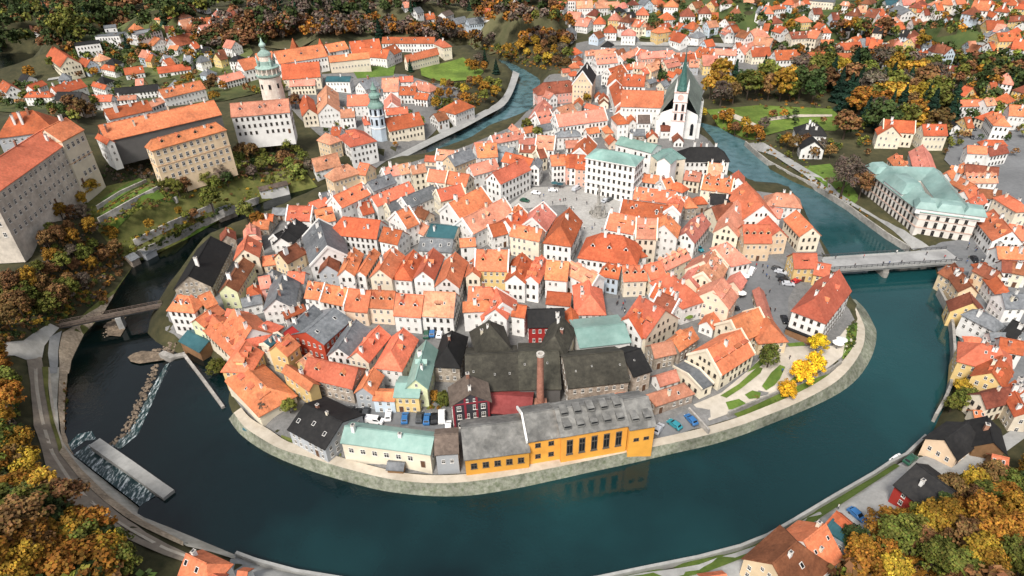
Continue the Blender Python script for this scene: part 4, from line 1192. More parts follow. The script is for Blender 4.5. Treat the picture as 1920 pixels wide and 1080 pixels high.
# ---- riverside school with an inner court
def school():
    base = ground(1711, 443); eh = zfor(base, 397); g = base.z; z = g+eh
    P = [at(1625, 318, z), at(1727, 396, z), at(1834, 410, z), at(1762, 322, z)]
    c = sum((p.xy for p in P), Vector((0, 0)))/4
    root = empty('school', (c.x, c.y, g))
    Q = [Vector((p.x-c.x, p.y-c.y)) for p in P]          # order: back left, front left, front right, back right (anticlockwise)
    def inset(Q, d):
        n = len(Q); out = []
        for i in range(n):
            a, b, e = Q[i-1], Q[i], Q[(i+1) % n]
            d1 = (b-a).normalized(); d2 = (e-b).normalized(); n1 = Vector((-d1.y, d1.x)); n2 = Vector((-d2.y, d2.x))
            k = n1 + n2; out.append(b + k*(d/(1+n1.dot(n2))))
        return out
    ci = inset(Q, 10.5); ri = inset(Q, 5.0); ov = inset(Q, -.6)
    m = MB()
    for q, s in ((Q, 1), (ci, -1)):
        for i in range(4):
            a, b = q[i], q[(i+1) % 4]; f = [(a.x, a.y, -3), (b.x, b.y, -3), (b.x, b.y, eh), (a.x, a.y, eh)]; m.face(f[::s])
    m.build('wall', pm('school_render', (.60,.56,.50), (.76,.72,.66), .4, vr=0, hr=0, big=.1, bigamt=.12), root)
    m = MB(); rise = 4.0
    for i in range(4):
        j = (i+1) % 4
        m.slab([(*ov[i], eh-.1), (*ov[j], eh-.1), (*ri[j], eh+rise), (*ri[i], eh+rise)], .25)
        m.slab([(*ri[i], eh+rise), (*ri[j], eh+rise), (*ci[j], eh+.1), (*ci[i], eh+.1)], .25)
    M_CU = pm('turquoise_copper', (.16,.265,.245), (.26,.37,.345), .25, rough=.55, vr=0, hr=0, big=.07, bigamt=.35)
    ro = m.build('roof', M_CU, root)
    m = MB()                                                 # plinth band and cornices
    Mb = pm('pink_rendered_band', (.60,.40,.32), (.70,.50,.41), .5, vr=0, hr=0)
    for zz, t, h in ((eh*.36, .18, .35), (eh*.68, .12, .25), (eh-.7, .4, .5)):
        oq = inset(Q, -t); iq = inset(Q, -.004)
        for i in range(4):
            j = (i+1) % 4; a, b, c2, d2 = oq[i], oq[j], iq[j], iq[i]
            lo4 = [(*a, zz), (*b, zz), (*c2, zz), (*d2, zz)]; hi4 = [(x, y, q+h) for x, y, q in lo4]
            k = m.vs(lo4 + hi4); m.idx([k[0], k[1], k[5], k[4]]); m.idx([k[4], k[5], k[6], k[7]]); m.idx([k[3], k[2], k[1], k[0]])
    m.build('cornice', Mb, root)
    class Fake: pass
    for i, gp in ((0, 2.75), (1, 3.4), (2, 3.6)):
        a, b = Q[i], Q[(i+1) % 4]
        for zz in (eh*.05, eh*.37, eh*.68):
            put_windows(root, None, a.x, a.y, b.x, b.y, zz, zz+eh*.30, 1, gp, (1.15, 2.3), WIN2, skip=0, inset=1.6)
    # raised pavilions
    def pav(i, t, w_, dpt, h, flat):
        a, b = Q[i], Q[(i+1) % 4]; dv = (b-a).normalized(); nv = Vector((-dv.y, dv.x)); o = a + (b-a)*t + nv*(-.35)
        m = MB()
        def P3(u, v, zz): q = o + dv*u + nv*v; return (q.x, q.y, zz)
        f = [P3(-w_/2, 0, eh-1), P3(w_/2, 0, eh-1), P3(w_/2, dpt, eh-1), P3(-w_/2, dpt, eh-1)]; k = m.vs(f + [(x, y, eh+1.2) for x, y, _ in f])
        for u in range(4): m.idx([k[u], k[(u+1) % 4], k[4+(u+1) % 4], k[4+u]], 1)
        e = w_*.28; tp = [P3(-w_/2+e*.5, dpt*.2, eh+h), P3(w_/2-e*.5, dpt*.2, eh+h), P3(w_/2-e*.5, dpt*.8, eh+h), P3(-w_/2+e*.5, dpt*.8, eh+h)]
        b4 = [P3(-w_/2-.4, -.4, eh+1.21), P3(w_/2+.4, -.4, eh+1.21), P3(w_/2+.4, dpt+.4, eh+1.21), P3(-w_/2-.4, dpt+.4, eh+1.21)]
        kb = m.vs(b4); kt = m.vs(tp); m.idx(kt, 0)
        for u in range(4): m.idx([kb[u], kb[(u+1) % 4], kt[(u+1) % 4], kt[u]], 0)
        m.build('pavilion_roof', [M_CU, M_WHITE], ro)
    pav(0, .52, 13, 9, 5.0, 1); pav(1, .5, 9, 7, 3.6, 0); pav(0, .08, 8, 8, 3.6, 0); pav(1, .08, 7, 7, 3.4, 0); pav(1, .93, 7, 7, 3.4, 0)
    lmk(root, 'large cream school with turquoise roofs round an inner court', 'school', 'turquoise roofed school', (1725, 385))
school()

# ---- castle tower, slim bell tower, brick chimney, gate turrets, square column
def castle_tower():
    p = ground(515, 188); p = at(515, 188, 18); root = empty('castle_tower', p)
    zs = lambda y: zfor(p, y)
    M_FR = pm('frescoed_render', (.62,.50,.42), (.80,.73,.64), .35, vr=0, hr=0, big=.3, bigamt=.15)
    M_GC = pm('cupola_copper', (.24,.36,.31), (.38,.50,.45), .8, rough=.6, vr=0, hr=0)
    m = MB(); m.ring(0, 0, [(6.6, -8), (6.2, zs(165)), (6.0, zs(143))], 28); sh = m.build('shaft', M_FR, root)
    m = MB(); m.ring(0, 0, [(6.0, zs(143)+.01), (7.0, zs(140)), (7.0, zs(137)), (6.4, zs(137)+.02)], 28); m.build('gallery_floor', M_GC, root)
    m = MB()
    for k in range(14):
        a = 2*math.pi*k/14; m.ring(6.2*math.cos(a), 6.2*math.sin(a), [(.38, zs(137)+.03), (.38, zs(126))], 6)
    m.build('arcade', M_FR, root)
    m = MB(); m.ring(0, 0, [(4.9, zs(137)+.03), (4.9, zs(126))], 20); m.build('gallery_wall', M_FR, root)
    m = MB(); m.ring(0, 0, [(6.7, zs(126)+.02), (6.7, zs(124.5)), (4.2, zs(121)), (3.8, zs(113))], 24); m.build('gallery_roof', M_GC, root)
    m = MB(); m.ring(0, 0, [(3.5, zs(113)+.02), (3.4, zs(103))], 16); m.build('drum', M_FR, root)
    m = MB(); m.ring(0, 0, [(3.9, zs(103)+.02), (3.5, zs(99)), (1.9, zs(95)), (1.3, zs(93)), (1.2, zs(87)), (1.9, zs(86)), (1.8, zs(83)), (.8, zs(79)), (.08, zs(70))], 18); cu = m.build('cupola', M_GC, root)
    for k in range(4):
        a = math.pi/4 + k*math.pi/2; m = MB(); m.ring(5.0*math.cos(a), 5.0*math.sin(a), [(.6, zs(123)), (.6, zs(114)), (.8, zs(113.5)), (.5, zs(110)), (.05, zs(103))], 10); m.build('corner_turret', M_GC, root)
    wm = MB(); wm.box(-.6, -.2, -1.3, .6, 0, 1.3); wme = wm.mesh('tower_window', [M_GLASS])
    for k in range(8):
        a = 2*math.pi*k/8 - .6; add('tower_window', wme, sh, (6.12*math.cos(a), 6.12*math.sin(a), zs(158)), a+math.pi/2)
    lmk(root, 'round painted castle tower with arcaded gallery and green cupola', 'tower', 'round castle tower', (508, 135))
castle_tower()
def bell_tower():
    p = at(713, 258, 6); root = empty('bell_tower', p); zs = lambda y: zfor(p, y)
    m = MB(); m.ring(0, 0, [(4.3, -3), (4.0, zs(200))], 8, rot=.4); sh = m.build('shaft', WALL['b'][0], root)
    m = MB(); m.ring(0, 0, [(4.5, zs(200)+.02), (4.3, zs(197)), (2.6, zs(190)), (2.5, zs(183)), (3.3, zs(182)), (3.2, zs(177)), (1.6, zs(173)), (1.5, zs(168)), (1.9, zs(167)), (1.0, zs(162)), (.08, zs(152))], 12); m.build('cap', ROOF['c'][0], root)
    for zz in (zs(238), zs(215)):
        c = MB(); c.ring(0, 0, [(4.4, zz), (4.4, zz+.5)], 8, rot=.4); c.build('string_course', M_WHITE, sh)
    wm = MB(); wm.box(-.6, -.15, -1.6, .6, 0, 1.6); wme = wm.mesh('tower_window', [M_GLASS])
    for k in range(8):
        a = .4 + math.pi/8 + 2*math.pi*k/8
        for zz in (zs(226), zs(208)): add('tower_window', wme, sh, (3.78*math.cos(a), 3.78*math.sin(a), zz), a+math.pi/2)
    lmk(root, 'slim pale blue bell tower with green copper cap', 'tower', 'slim bell tower', (707, 205))
bell_tower()
def brick_chimney():
    p = at(1013, 770, 5); root = empty('brick_chimney', p); zs = lambda y: zfor(p, y)
    m = MB(); m.ring(0, 0, [(1.1, -2), (.82, zs(668))], 16, cap=False); m.ring(0, 0, [(.55, zs(668)), (.7, -2)], 16, cap=False); m.build('shaft', M_BRICK, root)
    m = MB(); z = zs(668); m.ring(0, 0, [(.84, z), (1.05, z+.3), (1.05, z+1.0), (.6, z+1.0), (.55, z)], 16, cap=False); m.build('crown', M_CAP, root)
    m = MB(); m.box(-1.8, -1.8, -2, 1.8, 1.8, 3.0); m.build('plinth', M_BRICK, root)
    lmk(root, 'tall slim brick chimney rising from the dark roofed brewery', 'chimney', 'brick chimney', (1014, 700))
brick_chimney()
def gate_turret(px, py, yr, yt, rad, z, lab):
    p = at(px, py, z); root = empty('gate_turret', p); zr_ = zfor(p, yr); zt = zfor(p, yt)
    m = MB(); m.box(-rad, -rad, -3, rad, rad, zr_); m.build('wall', WALL['n'][0], root)
    m = MB(); m.ring(0, 0, [(rad*1.5, zr_+.02), (.08, zt)], 4, rot=math.pi/4); m.build('roof', ROOF['r'][0], root)
    m = MB(); m.box(-.5, -rad-.1, zr_-3.4, .5, -rad-.004, zr_-1.6); m.build('window', M_GLASS, root)
    tag(root, lab, 'turret')
gate_turret(609, 128, 101, 72, 3.4, 13, 'tan gate turret with tall red pyramid roof among castle ranges')
gate_turret(554, 100, 91, 71, 2.6, 15, 'small turret with pointed red roof above the long castle range')
def plague_column():
    p = ground(1121, 402); root = empty('plague_column', p)
    m = MB(); m.ring(0, 0, [(4.2, -.3), (4.2, .35), (3.4, .351), (3.4, .7), (2.6, .701), (2.6, 1.05)], 8); m.build('steps', M_STONE, root)
    m = MB(); m.box(-1.5, -1.5, 1.05, 1.5, 1.5, 1.5); m.box(-1.1, -1.1, 1.501, 1.1, 1.1, 4.2); m.box(-1.35, -1.35, 4.201, 1.35, 1.35, 4.6); m.build('pedestal', M_STONE, root)
    m = MB(); m.ring(0, 0, [(.62, 4.6), (.48, 10.0), (.75, 10.3), (.75, 10.7)], 12); m.build('shaft', M_STONE, root)
    def statue(x, y, z, s, nm):
        m = MB(); m.ring(x, y, [(.42*s, z), (.36*s, z+.5*s), (.26*s, z+1.0*s), (.34*s, z+1.35*s), (.12*s, z+1.6*s), (.17*s, z+1.72*s), (.15*s, z+1.9*s), (.03*s, z+2.0*s)], 9); m.build(nm, M_STONE, root)
    statue(0, 0, 10.7, 1.2, 'statue')
    for k in range(8):
        a = k*math.pi/4+.3; statue(2.9*math.cos(a), 2.9*math.sin(a), .7 if k % 2 else 1.0, 1.05, 'statue')
    lmk(root, 'grey stone plague column with statues on the square', 'monument', 'stone plague column', (1120, 398))
plague_column()

# ---- bridges, weir, piers
def span(name, A, B, z, wd, mat, th=.5):
    a = at(*A, z); b = at(*B, z); dv = b-a; L = dv.length; root = empty(name, a, math.atan2(dv.y, dv.x))
    m = MB(); m.box(0, -wd/2, -th, L, wd/2, 0); m.build('deck', mat, root); return root, L
def footbridge():
    root, L = span('footbridge', (103, 611), (303, 571), 4.3, 2.6, ROOF['w'][0])
    for s in (-1, 1):
        m = MB(); m.box(0, s*1.25-.07, .95, L, s*1.25+.07, 1.1); m.box(0, s*1.25-.05, .45, L, s*1.25+.05, .55)
        n = int(L/2.2)
        for k in range(n+1): m.box(k*L/n-.07, s*1.25-.072, .002, k*L/n+.07, s*1.25+.072, .948)
        m.build('railing', ROOF['w'][0], root)
        m = MB(); m.box(0, s*.8-.18, -1.1, L, s*.8+.18, -.502); m.build('girder', M_STEEL, root)
    m = MB(); m.box(L*.545, -1.7, -7, L*.545+1.8, 1.7, -1.102); m.build('pier', M_CONC, root)
    lmk(root, 'narrow dark wooden footbridge on a stone pier', 'footbridge', 'wooden footbridge', (200, 592))
footbridge()
def road_bridge():
    root, L = span('road_bridge', (1543, 494), (1788, 478), 5.0, 9.0, M_CONC, .9)
    m = MB(); m.box(0, -3.0, .004, L, 3.0, .02); m.build('roadway', pm('bridge_paving', (.27,.27,.265), (.36,.36,.355), .6, vr=0, hr=0), root)
    for s in (-1, 1):
        m = MB(); m.box(0, s*4.4-.12, .95, L, s*4.4+.12, 1.1)
        n = int(L/2.)
        for k in range(n+1): m.box(k*L/n-.06, s*4.4-.06, .002, k*L/n+.06, s*4.4+.06, .948)
        m.box(0, s*4.4-.03, .4, L, s*4.4+.03, .5); m.build('railing', M_STEEL, root)
        m = MB(); m.box(0, s*3.4-.4, -2.0, L, s*3.4+.4, -.903); m.build('girder', M_CONC, root)
    m = MB(); m.box(L*.43, -3.8, -9, L*.43+2.2, 3.8, -2.003); m.ring(L*.43+1.1, -3.8, [(1.1, -9), (1.1, -3)], 10); m.build('pier', M_STONE, root)
    lmk(root, 'wide grey road bridge over the river to the school', 'bridge', 'wide road bridge', (1660, 488))
road_bridge()
def wallbar(name, pts, z0, z1, w_, mat, label, cat='wall', top=None):
    P = [at(x, y, z1) for x, y in pts]; o = P[0].copy(); root_pts = [p - o for p in P]
    m = MB(); n = len(P); Lq = []; Rq = []
    for i, p in enumerate(root_pts):
        a = root_pts[max(i-1, 0)]; b = root_pts[min(i+1, n-1)]; dv = (b-a).xy.normalized(); nv = Vector((-dv.y, dv.x, 0))*(w_/2)
        Lq.append(p+nv); Rq.append(p-nv)
    h = Vector((0, 0, z1-z0)); k = []
    for i in range(n): k.append(m.vs([Lq[i], Rq[i], Rq[i]-h, Lq[i]-h]))
    for a, b in zip(k, k[1:]):
        for u in range(4): m.idx([a[u], b[u], b[(u+1) % 4], a[(u+1) % 4]])
    m.idx(k[0][::-1]); m.idx(k[-1])
    ob = m.build(name, mat); ob.location = o; tag(ob, label, cat); return ob
o = wallbar('river_pier', [(177, 828), (240, 872), (300, 915), (316, 926)], -4, 1.0, 3.0, M_CONC, 'long concrete pier beside the raft chute', 'pier'); LM['long concrete pier'] = (245, 877)
wallbar('mill_race_wall', [(345, 664), (380, 710), (418, 762)], -4, .8, .9, M_STONE, 'thin stone wall along the mill race')
wallbar('mill_race_wall', [(302, 660), (322, 668), (346, 663)], -4, .7, 2.0, M_STONE, 'stubby stone abutment at the head of the weir')
def foam_sheet(name, top, bot, z0, z1, mat, label, cat):
    a = [at(*p, z0) for p in top]; b = [at(*p, z1) for p in bot]; m = MB(); n = len(a); R_ = 6
    rows = [m.vs([a[i].lerp(b[i], r/R_) for i in range(n)]) for r in range(R_+1)]
    for p, q in zip(rows, rows[1:]):
        for i in range(n-1): m.idx([p[i], p[i+1], q[i+1], q[i]])
    me = m.mesh(name, [mat])
    if me.polygons[0].normal.z < 0: me.flip_normals()
    o = add(name, me); tag(o, label, cat); return o
foam_sheet('weir', [(324, 678), (300, 722), (280, 768), (258, 816), (216, 850)], [(309, 684), (286, 722), (264, 767), (241, 808), (206, 836)], .02, ZLOW-.15, M_FOAM, 'slanting weir with streaks of white water', 'weir'); LM['slanting weir'] = (262, 760)
foam_sheet('raft_chute', [(291, 930), (276, 940), (262, 949)], [(176, 829), (158, 838), (138, 852)], .03, ZLOW+.06, M_FOAM, 'raft chute of broken white water beside the concrete pier', 'raft chute')
M_WETST = pm('wet_river_stone', (.08,.06,.045), (.26,.20,.14), 1.2, rough=.6, vr=0, hr=0, big=.3, bigamt=.4, tile=1.5)
def rocks(name, spots, label, mat, size=(.35, 1.0)):
    m = MB(); q = random.Random(3)
    for (px, py, rad, n) in spots:
        c = at(px, py, ZLOW+.1)
        for _ in range(n):
            a = q.random()*6.28; r = rad*math.sqrt(q.random()); x = c.x + r*math.cos(a); y = c.y + r*math.sin(a); s = q.uniform(*size)
            z = max(gh(x, y), ZLOW) ; n_ = 6; rot = q.random()*3
            m.ring(x, y, [(s*.8, z-.5), (s, z+s*.15), (s*.7, z+s*.5), (s*.2, z+s*.62)], n_, rot=rot)
    o = m.build(name, mat); tag(o, label, None, None, 'stuff'); return o
rocks('rubble', [(318, 656, 2.5, 30), (300, 660, 3, 50), (284, 670, 2.5, 40), *[(292-57*t/11, 688+128*t/11, 1.5, 14) for t in range(12)], (222, 828, 2.2, 24), (213, 610, 3, 40), (208, 622, 3, 36), (222, 600, 2.4, 24)], 'loose river stones and rubble along the weir', M_WETST, (.2, .6))
house((484, 351), (536, 339), 5, 3, 'w', 'w', 'g', dict(c=0, q=20, nw=1), 'cafe_hut', 'long low hut with pale roof on the garden bank of the river', 'hut', px=(510, 345))
house((236, 480), (250, 473), 5, 2.6, 'g', 's', 'g', dict(c=0, q=30, nw=1), 'garden_hut', 'small stone hut at the foot of the castle slope', 'hut', px=(243, 477))
house((262, 468), (282, 458), 5, 2.6, 'g', 'g', 'g', dict(c=0, q=30, nw=1), 'garden_hut', 'small grey hut beside the stone hut on the river bank', 'hut', px=(272, 463))
house((404, 398), (436, 386), 5, 3.0, 'g', 's', 'f', dict(c=0, nw=1), 'garden_hut', 'flat roofed stone shed on the lowest castle terrace', 'hut', px=(420, 392))
foam_sheet('rapids', [(181, 824), (160, 826), (134, 846)], [(172, 808), (146, 814), (128, 832)], ZLOW+.05, ZLOW+.03, M_FOAM, 'churning white water at the foot of the raft chute', 'rapids')
house((1478, 611), (1532, 632), 4, 2.5, 'k', 't', 'f', dict(c=0, nw=1), 'terrace_canopy', 'dark flat canopy over the terrace in front of the mill house', 'canopy', px=(1505, 622))
# ------------------------------------------------------------------ lawns, paths, roads, quays
patch('car_park', [(560,722),(580,735),(640,757),(740,772),(838,780),(850,798),(842,812),(815,806),(650,789),(590,760),(545,730)], M_ASPH, .32, 'grey asphalt car park between the houses and the riverside ranges')
patch('car_park', [(1222,800),(1262,785),(1292,768),(1322,798),(1300,806),(1236,828)], M_ASPH, .32, 'small grey car park at the end of the ochre hall')
patch('street', [(1408,470),(1440,478),(1500,520),(1478,560),(1478,640),(1440,640),(1425,600),(1385,590),(1380,540),(1405,505)], M_ASPH, .3, 'grey open street in front of the yellow corner house')
patch('street', [(1160,560),(1200,562),(1215,540),(1190,575),(1180,600),(1150,590),(1118,560)], M_ASPH, .3, 'grey street junction below the curved cream house')
patch('square', [(952,388),(1000,352),(1100,350),(1150,368),(1182,392),(1150,420),(1110,470),(1098,470),(1085,440),(1060,385),(985,392)], pm('square_setts', (.30,.29,.27), (.40,.39,.37), .6, vr=0, hr=0, big=.05, bigamt=.15, tile=2.), .3, 'pale paved town square')
patch('street', [(1115,260),(1128,230),(1140,200),(1125,165),(1120,130),(1130,130),(1138,165),(1152,200),(1140,235),(1130,262)], M_ASPH, .3, 'narrow grey street leading up past the red roofs')
patch('garden_court', [(1330,790),(1300,760),(1352,738),(1410,690),(1440,655),(1500,650),(1560,650),(1590,612),(1598,640),(1578,670),(1550,692),(1470,728),(1385,770)], pm('pale_sand', (.40,.36,.295), (.52,.47,.40), .5, vr=0, hr=0, big=.1, bigamt=.15), .3, 'pale sandy garden court on the river point')
for q in ([(1350,744),(1385,722),(1420,690),(1430,692),(1425,702),(1390,730),(1362,748)], [(1360,756),(1385,750),(1398,758),(1386,768),(1366,770)], [(1428,726),(1446,700),(1462,686),(1472,690),(1462,712),(1452,724),(1436,734)], [(1396,742),(1410,734),(1426,738),(1424,748),(1404,750)], [(1400,700),(1416,684),(1430,672),(1436,680),(1424,690)], [(1480,716),(1500,700),(1540,676),(1552,682),(1520,706),(1490,720)], [(1475,646),(1505,643),(1510,650),(1480,652)], [(1590,614),(1606,606),(1610,640),(1592,668),(1578,676),(1585,640)]):
    patch('lawn', q, M_GRASS, .45, 'kidney shaped lawn in the sandy garden court')
patch('verge', [(1372,776),(1440,748),(1500,724),(1560,696),(1580,682),(1586,673),(1559,703),(1522,727),(1472,751),(1426,770),(1384,786)], M_GRASS, .6, 'grass verge between the garden wall and the riverside path')
patch('verge', [(868,893),(960,872),(1030,858),(1120,836),(1222,815),(1222,822),(1122,845),(1032,867),(960,882),(870,900)], M_GRASS, .5, 'grass verge in front of the ochre hall')
patch('verge', [(528,818),(590,840),(640,852),(640,858),(590,848),(528,830)], M_DRYG, .5, 'grass verge by the black roofed riverside house')
# left bank
patch('riverside_road', [(50,672),(78,668),(84,720),(96,790),(112,850),(152,900),(205,948),(275,1000),(350,1038),(430,1056),(435,1068),(350,1056),(262,1022),(180,985),(122,935),(86,872),(64,800),(58,720)], pm('worn_road', (.19,.155,.12), (.30,.255,.20), .4, vr=0, hr=0, big=.06, bigamt=.25), .3, 'worn riverside road along the left bank')
patch('quay', [(96,690),(112,690),(108,760),(112,820),(140,858),(200,902),(262,949),(268,962),(350,997),(440,1034),(442,1050),(352,1026),(282,990),(208,940),(158,892),(118,842),(102,780),(94,720)], pm('pale_quay', (.36,.34,.28), (.56,.53,.46), .5, vr=0, hr=0, big=.1, bigamt=.35), .36, 'pale stone quay beside the raft chute')
patch('stony_bank', [(112,690),(128,690),(122,760),(122,812),(140,856),(116,826),(110,770)], M_GRAVEL, .3, 'stony river bank below the wooden footbridge')
patch('stony_bank', [(150,598),(215,545),(250,500),(345,450),(352,456),(258,510),(225,552),(190,600),(160,632),(132,680),(118,686),(128,640)], M_DRYG, .3, 'dry grassy bank opposite the black roofed house')
patch('clearing', [(-10,656),(45,640),(95,608),(112,616),(84,650),(80,672),(50,676),(28,668),(-10,668)], pm('gravel_clearing', (.34,.33,.29), (.48,.46,.42), .5, vr=0, hr=0), .32, 'pale gravel clearing at the end of the footbridge')
patch('footpath', [(-10,1002),(22,1008),(42,1030),(44,1060),(36,1090),(22,1090),(30,1058),(26,1036),(12,1022),(-10,1014)], M_PATH, .35, 'pale winding footpath in the hillside wood', step=2.)
patch('gravel_island', [(240,672),(252,664),(268,660),(300,662),(330,668),(318,676),(290,680),(262,684),(246,680)], M_WETST, .5, 'gravel spit at the head of the weir', zfix=ZLOW)
patch('gravel_island', [(200,606),(232,596),(238,612),(226,632),(204,630)], M_WETST, .25, 'little gravel island round the footbridge pier', zfix=ZLOW)
# gardens under the castle
patch('hill_meadow', [(150,385),(200,350),(280,335),(300,360),(445,312),(560,318),(598,336),(520,356),(440,384),(380,416),(300,455),(240,488),(215,470),(180,440)], M_DRYG, .25, 'terraced garden slope under the castle')
for i, q in enumerate(([(188,378),(262,336),(280,346),(200,392)], [(188,404),(285,352),(302,364),(205,418)], [(205,430),(325,370),(345,378),(225,444)], [(252,452),(385,386),(410,388),(268,464)])):
    patch('garden_terrace', q, MATS.get('terrace_grass') or pm('terrace_grass', (.06,.12,.018), (.12,.18,.03), .5, rough=1, vr=0, hr=0, big=.1, bigamt=.4), .6, f'green garden terrace, {["topmost", "second from the top", "third from the top", "lowest"][i]} under the tan palace')
patch('meadow', [(788,126),(868,108),(908,134),(892,150),(830,154),(790,142)], M_GRASS, .3, 'bright green meadow behind the slim bell tower')
patch('meadow', [(660,130),(742,122),(738,142),(670,148)], M_GRASS, .3, 'small green lawn below the castle ranges')
ribbon('embankment_path', [(962,132),(952,165),(935,190),(905,208),(855,235),(800,262),(745,290),(700,313)], [(974,138),(962,172),(945,198),(912,217),(862,244),(806,271),(751,299),(704,320)], 2.3, 2.2, M_CONC, 'pale concrete path on the far river embankment')
# right bank park and promenade
patch('park_lawn', [(1322,214),(1420,198),(1560,205),(1590,232),(1565,246),(1480,243),(1420,262),(1370,250)], M_GRASS, .3, 'green park lawn beside the river')
patch('park_lawn', [(1488,314),(1556,308),(1590,340),(1612,372),(1600,385),(1540,345)], M_GRASS, .3, 'bright lawn beside the riverside promenade')
patch('park_path', [(1345,212),(1360,208),(1400,224),(1430,240),(1428,262),(1418,262),(1418,244),(1392,230)], M_PATH, .5, 'pale path through the park', step=2.)
patch('park_path', [(1440,222),(1500,216),(1560,216),(1560,220),(1500,221),(1442,228)], M_PATH, .5, 'straight pale path at the far side of the park', step=2.)
patch('promenade', [(1400,264),(1440,290),(1500,325),(1600,388),(1712,468),(1742,464),(1650,412),(1560,350),(1500,310),(1430,268)], M_CONC, .4, 'pale promenade along the park bank')
patch('bank_street', [(1714,472),(1745,462),(1860,442),(1800,330),(1770,300),(1790,240),(1850,225),(1880,260),(1850,330),(1930,520),(1930,720),(1860,720),(1800,620),(1770,540),(1752,495)], M_ASPH, .28, 'grey streets between the houses of the right bank')
patch('bank_road', [(1100,1094),(1310,1060),(1440,1016),(1560,942),(1690,868),(1760,850),(1850,838),(1935,780),(1935,812),(1860,868),(1770,902),(1700,950),(1660,985),(1640,1010),(1560,1010),(1440,1100),(1300,1130),(1100,1130)], M_CONC, .3, 'pale road and yard along the near bank')
patch('grass_strip', [(1110,1086),(1210,1067),(1310,1047),(1412,1018),(1440,1007),(1566,933),(1672,870),(1686,876),(1576,948),(1450,1030),(1322,1076),(1219,1098),(1118,1116)], M_GRASS, .55, 'green grass strip along the near bank')
patch('bank_road', [(440,1040),(480,1052),(555,1072),(640,1088),(760,1104),(760,1130),(430,1080)], M_CONC, .36, 'pale end of the riverside road at the bottom edge')
wallbar('quay_wall', [(1737,815),(1700,850),(1670,865),(1640,885),(1565,928),(1490,973),(1440,1002),(1412,1013),(1390,1022),(1310,1043),(1210,1063),(1120,1082),(1000,1099),(860,1104),(720,1096),(635,1082),(555,1069),(480,1049),(442,1035)], -4, 2.4, .7, M_CONC, 'long pale quay wall along the near bank')
wallbar('quay_wall', [(1762,540),(1782,577),(1788,610),(1791,652),(1788,690),(1783,722),(1772,748),(1756,776)], -4, 3.0, .8, M_STONE, 'dark stone quay wall below the right bank houses')
wallbar('promenade_wall', [(1398,264),(1420,284),(1440,300),(1487,326),(1525,343),(1590,383),(1627,410),(1665,437),(1706,462)], -4, 2.7, .6, M_STONE, 'grey promenade wall on the park side of the river')
wallbar('garden_wall', [(1366,772),(1440,741),(1500,717),(1558,690),(1578,676)], 2.5, 4.6, .5, M_STONE, 'low stone wall between the garden court and riverside verge')
wallbar('garden_wall', [(1292,764),(1330,805)], 2.5, 5.0, .5, M_STONE, 'short garden wall beside the small car park')
def gwall(name, pts, h, wd, mat, label):
    """a wall that follows the ground"""
    P = []
    for a, b in zip(pts, pts[1:]):
        k = max(2, int(math.dist(a, b)/14)); P += [(a[0]+(b[0]-a[0])*t/k, a[1]+(b[1]-a[1])*t/k) for t in range(k)]
    G = [ground(*p) for p in P+[pts[-1]]]; o0 = G[0].copy(); m = MB(); k = []
    for i, p in enumerate(G):
        d = (G[min(i+1, len(G)-1)] - G[max(i-1, 0)]).xy.normalized(); nv = Vector((-d.y, d.x, 0))*(wd/2); q = p - o0
        k.append(m.vs([q+nv+Vector((0, 0, h)), q-nv+Vector((0, 0, h)), q-nv-Vector((0, 0, 1.5)), q+nv-Vector((0, 0, 1.5))]))
    for a, b in zip(k, k[1:]):
        for u in range(4): m.idx([a[u], b[u], b[(u+1) % 4], a[(u+1) % 4]])
    m.idx(k[0][::-1]); m.idx(k[-1]); o = m.build(name, mat); o.location = o0; tag(o, label, 'wall')
M_TWALL = pm('terrace_masonry', (.30,.28,.25), (.50,.48,.44), .6, rough=.95, vr=0, hr=0, big=.2, bigamt=.35, tile=1.2)
gwall('terrace_wall', [(184,394),(228,366),(276,344)], 2.0, .6, M_TWALL, 'pale terrace wall, highest in the castle garden')
gwall('terrace_wall', [(186,416),(258,376),(302,354)], 1.8, .6, M_TWALL, 'pale terrace wall, second highest in the castle garden')
gwall('terrace_wall', [(204,442),(262,410),(332,374)], 1.6, .6, M_TWALL, 'low terrace wall in the middle of the castle garden')
gwall('terrace_wall', [(252,456),(320,422),(400,388)], 1.6, .6, M_TWALL, 'low terrace wall below the middle of the castle garden')
gwall('terrace_wall', [(245,484),(330,446),(420,400),(478,378),(540,358)], 1.8, .7, M_TWALL, 'long low wall along the river foot of the castle garden')
# back
M_WETST = M_WETST if 'M_WETST' in globals() else M_GRAVEL
def road(name, pts, wd, mat, label, lift=.4):
    P = []
    for (a, b) in zip(pts, pts[1:]):
        k = max(2, int(math.dist(a, b)/6))
        P += [(a[0]+(b[0]-a[0])*t/k, a[1]+(b[1]-a[1])*t/k) for t in range(k)]
    G = [ground(*p) for p in P+[pts[-1]]]
    for _ in range(6): G = [G[0]] + [(G[i-1]+G[i]*2+G[i+1])/4 for i in range(1, len(G)-1)] + [G[-1]]
    m = MB(); rows = []
    for i, p in enumerate(G):
        d = (G[min(i+1, len(G)-1)] - G[max(i-1, 0)]).xy.normalized(); nv = Vector((-d.y, d.x))
        rows.append(m.vs([(*(p.xy+nv*w_), max(gh(*(p.xy+nv*w_)), gh(p.x, p.y)-.3)+lift) for w_ in (-wd/2, 0, wd/2)]))
    for a, b in zip(rows, rows[1:]):
        for q in (0, 1): m.idx([a[q], a[q+1], b[q+1], b[q]])
    me = m.mesh(name, [mat])
    if me.polygons[0].normal.z < 0: me.flip_normals()
    o = add(name, me); tag(o, label, None, None, 'structure')
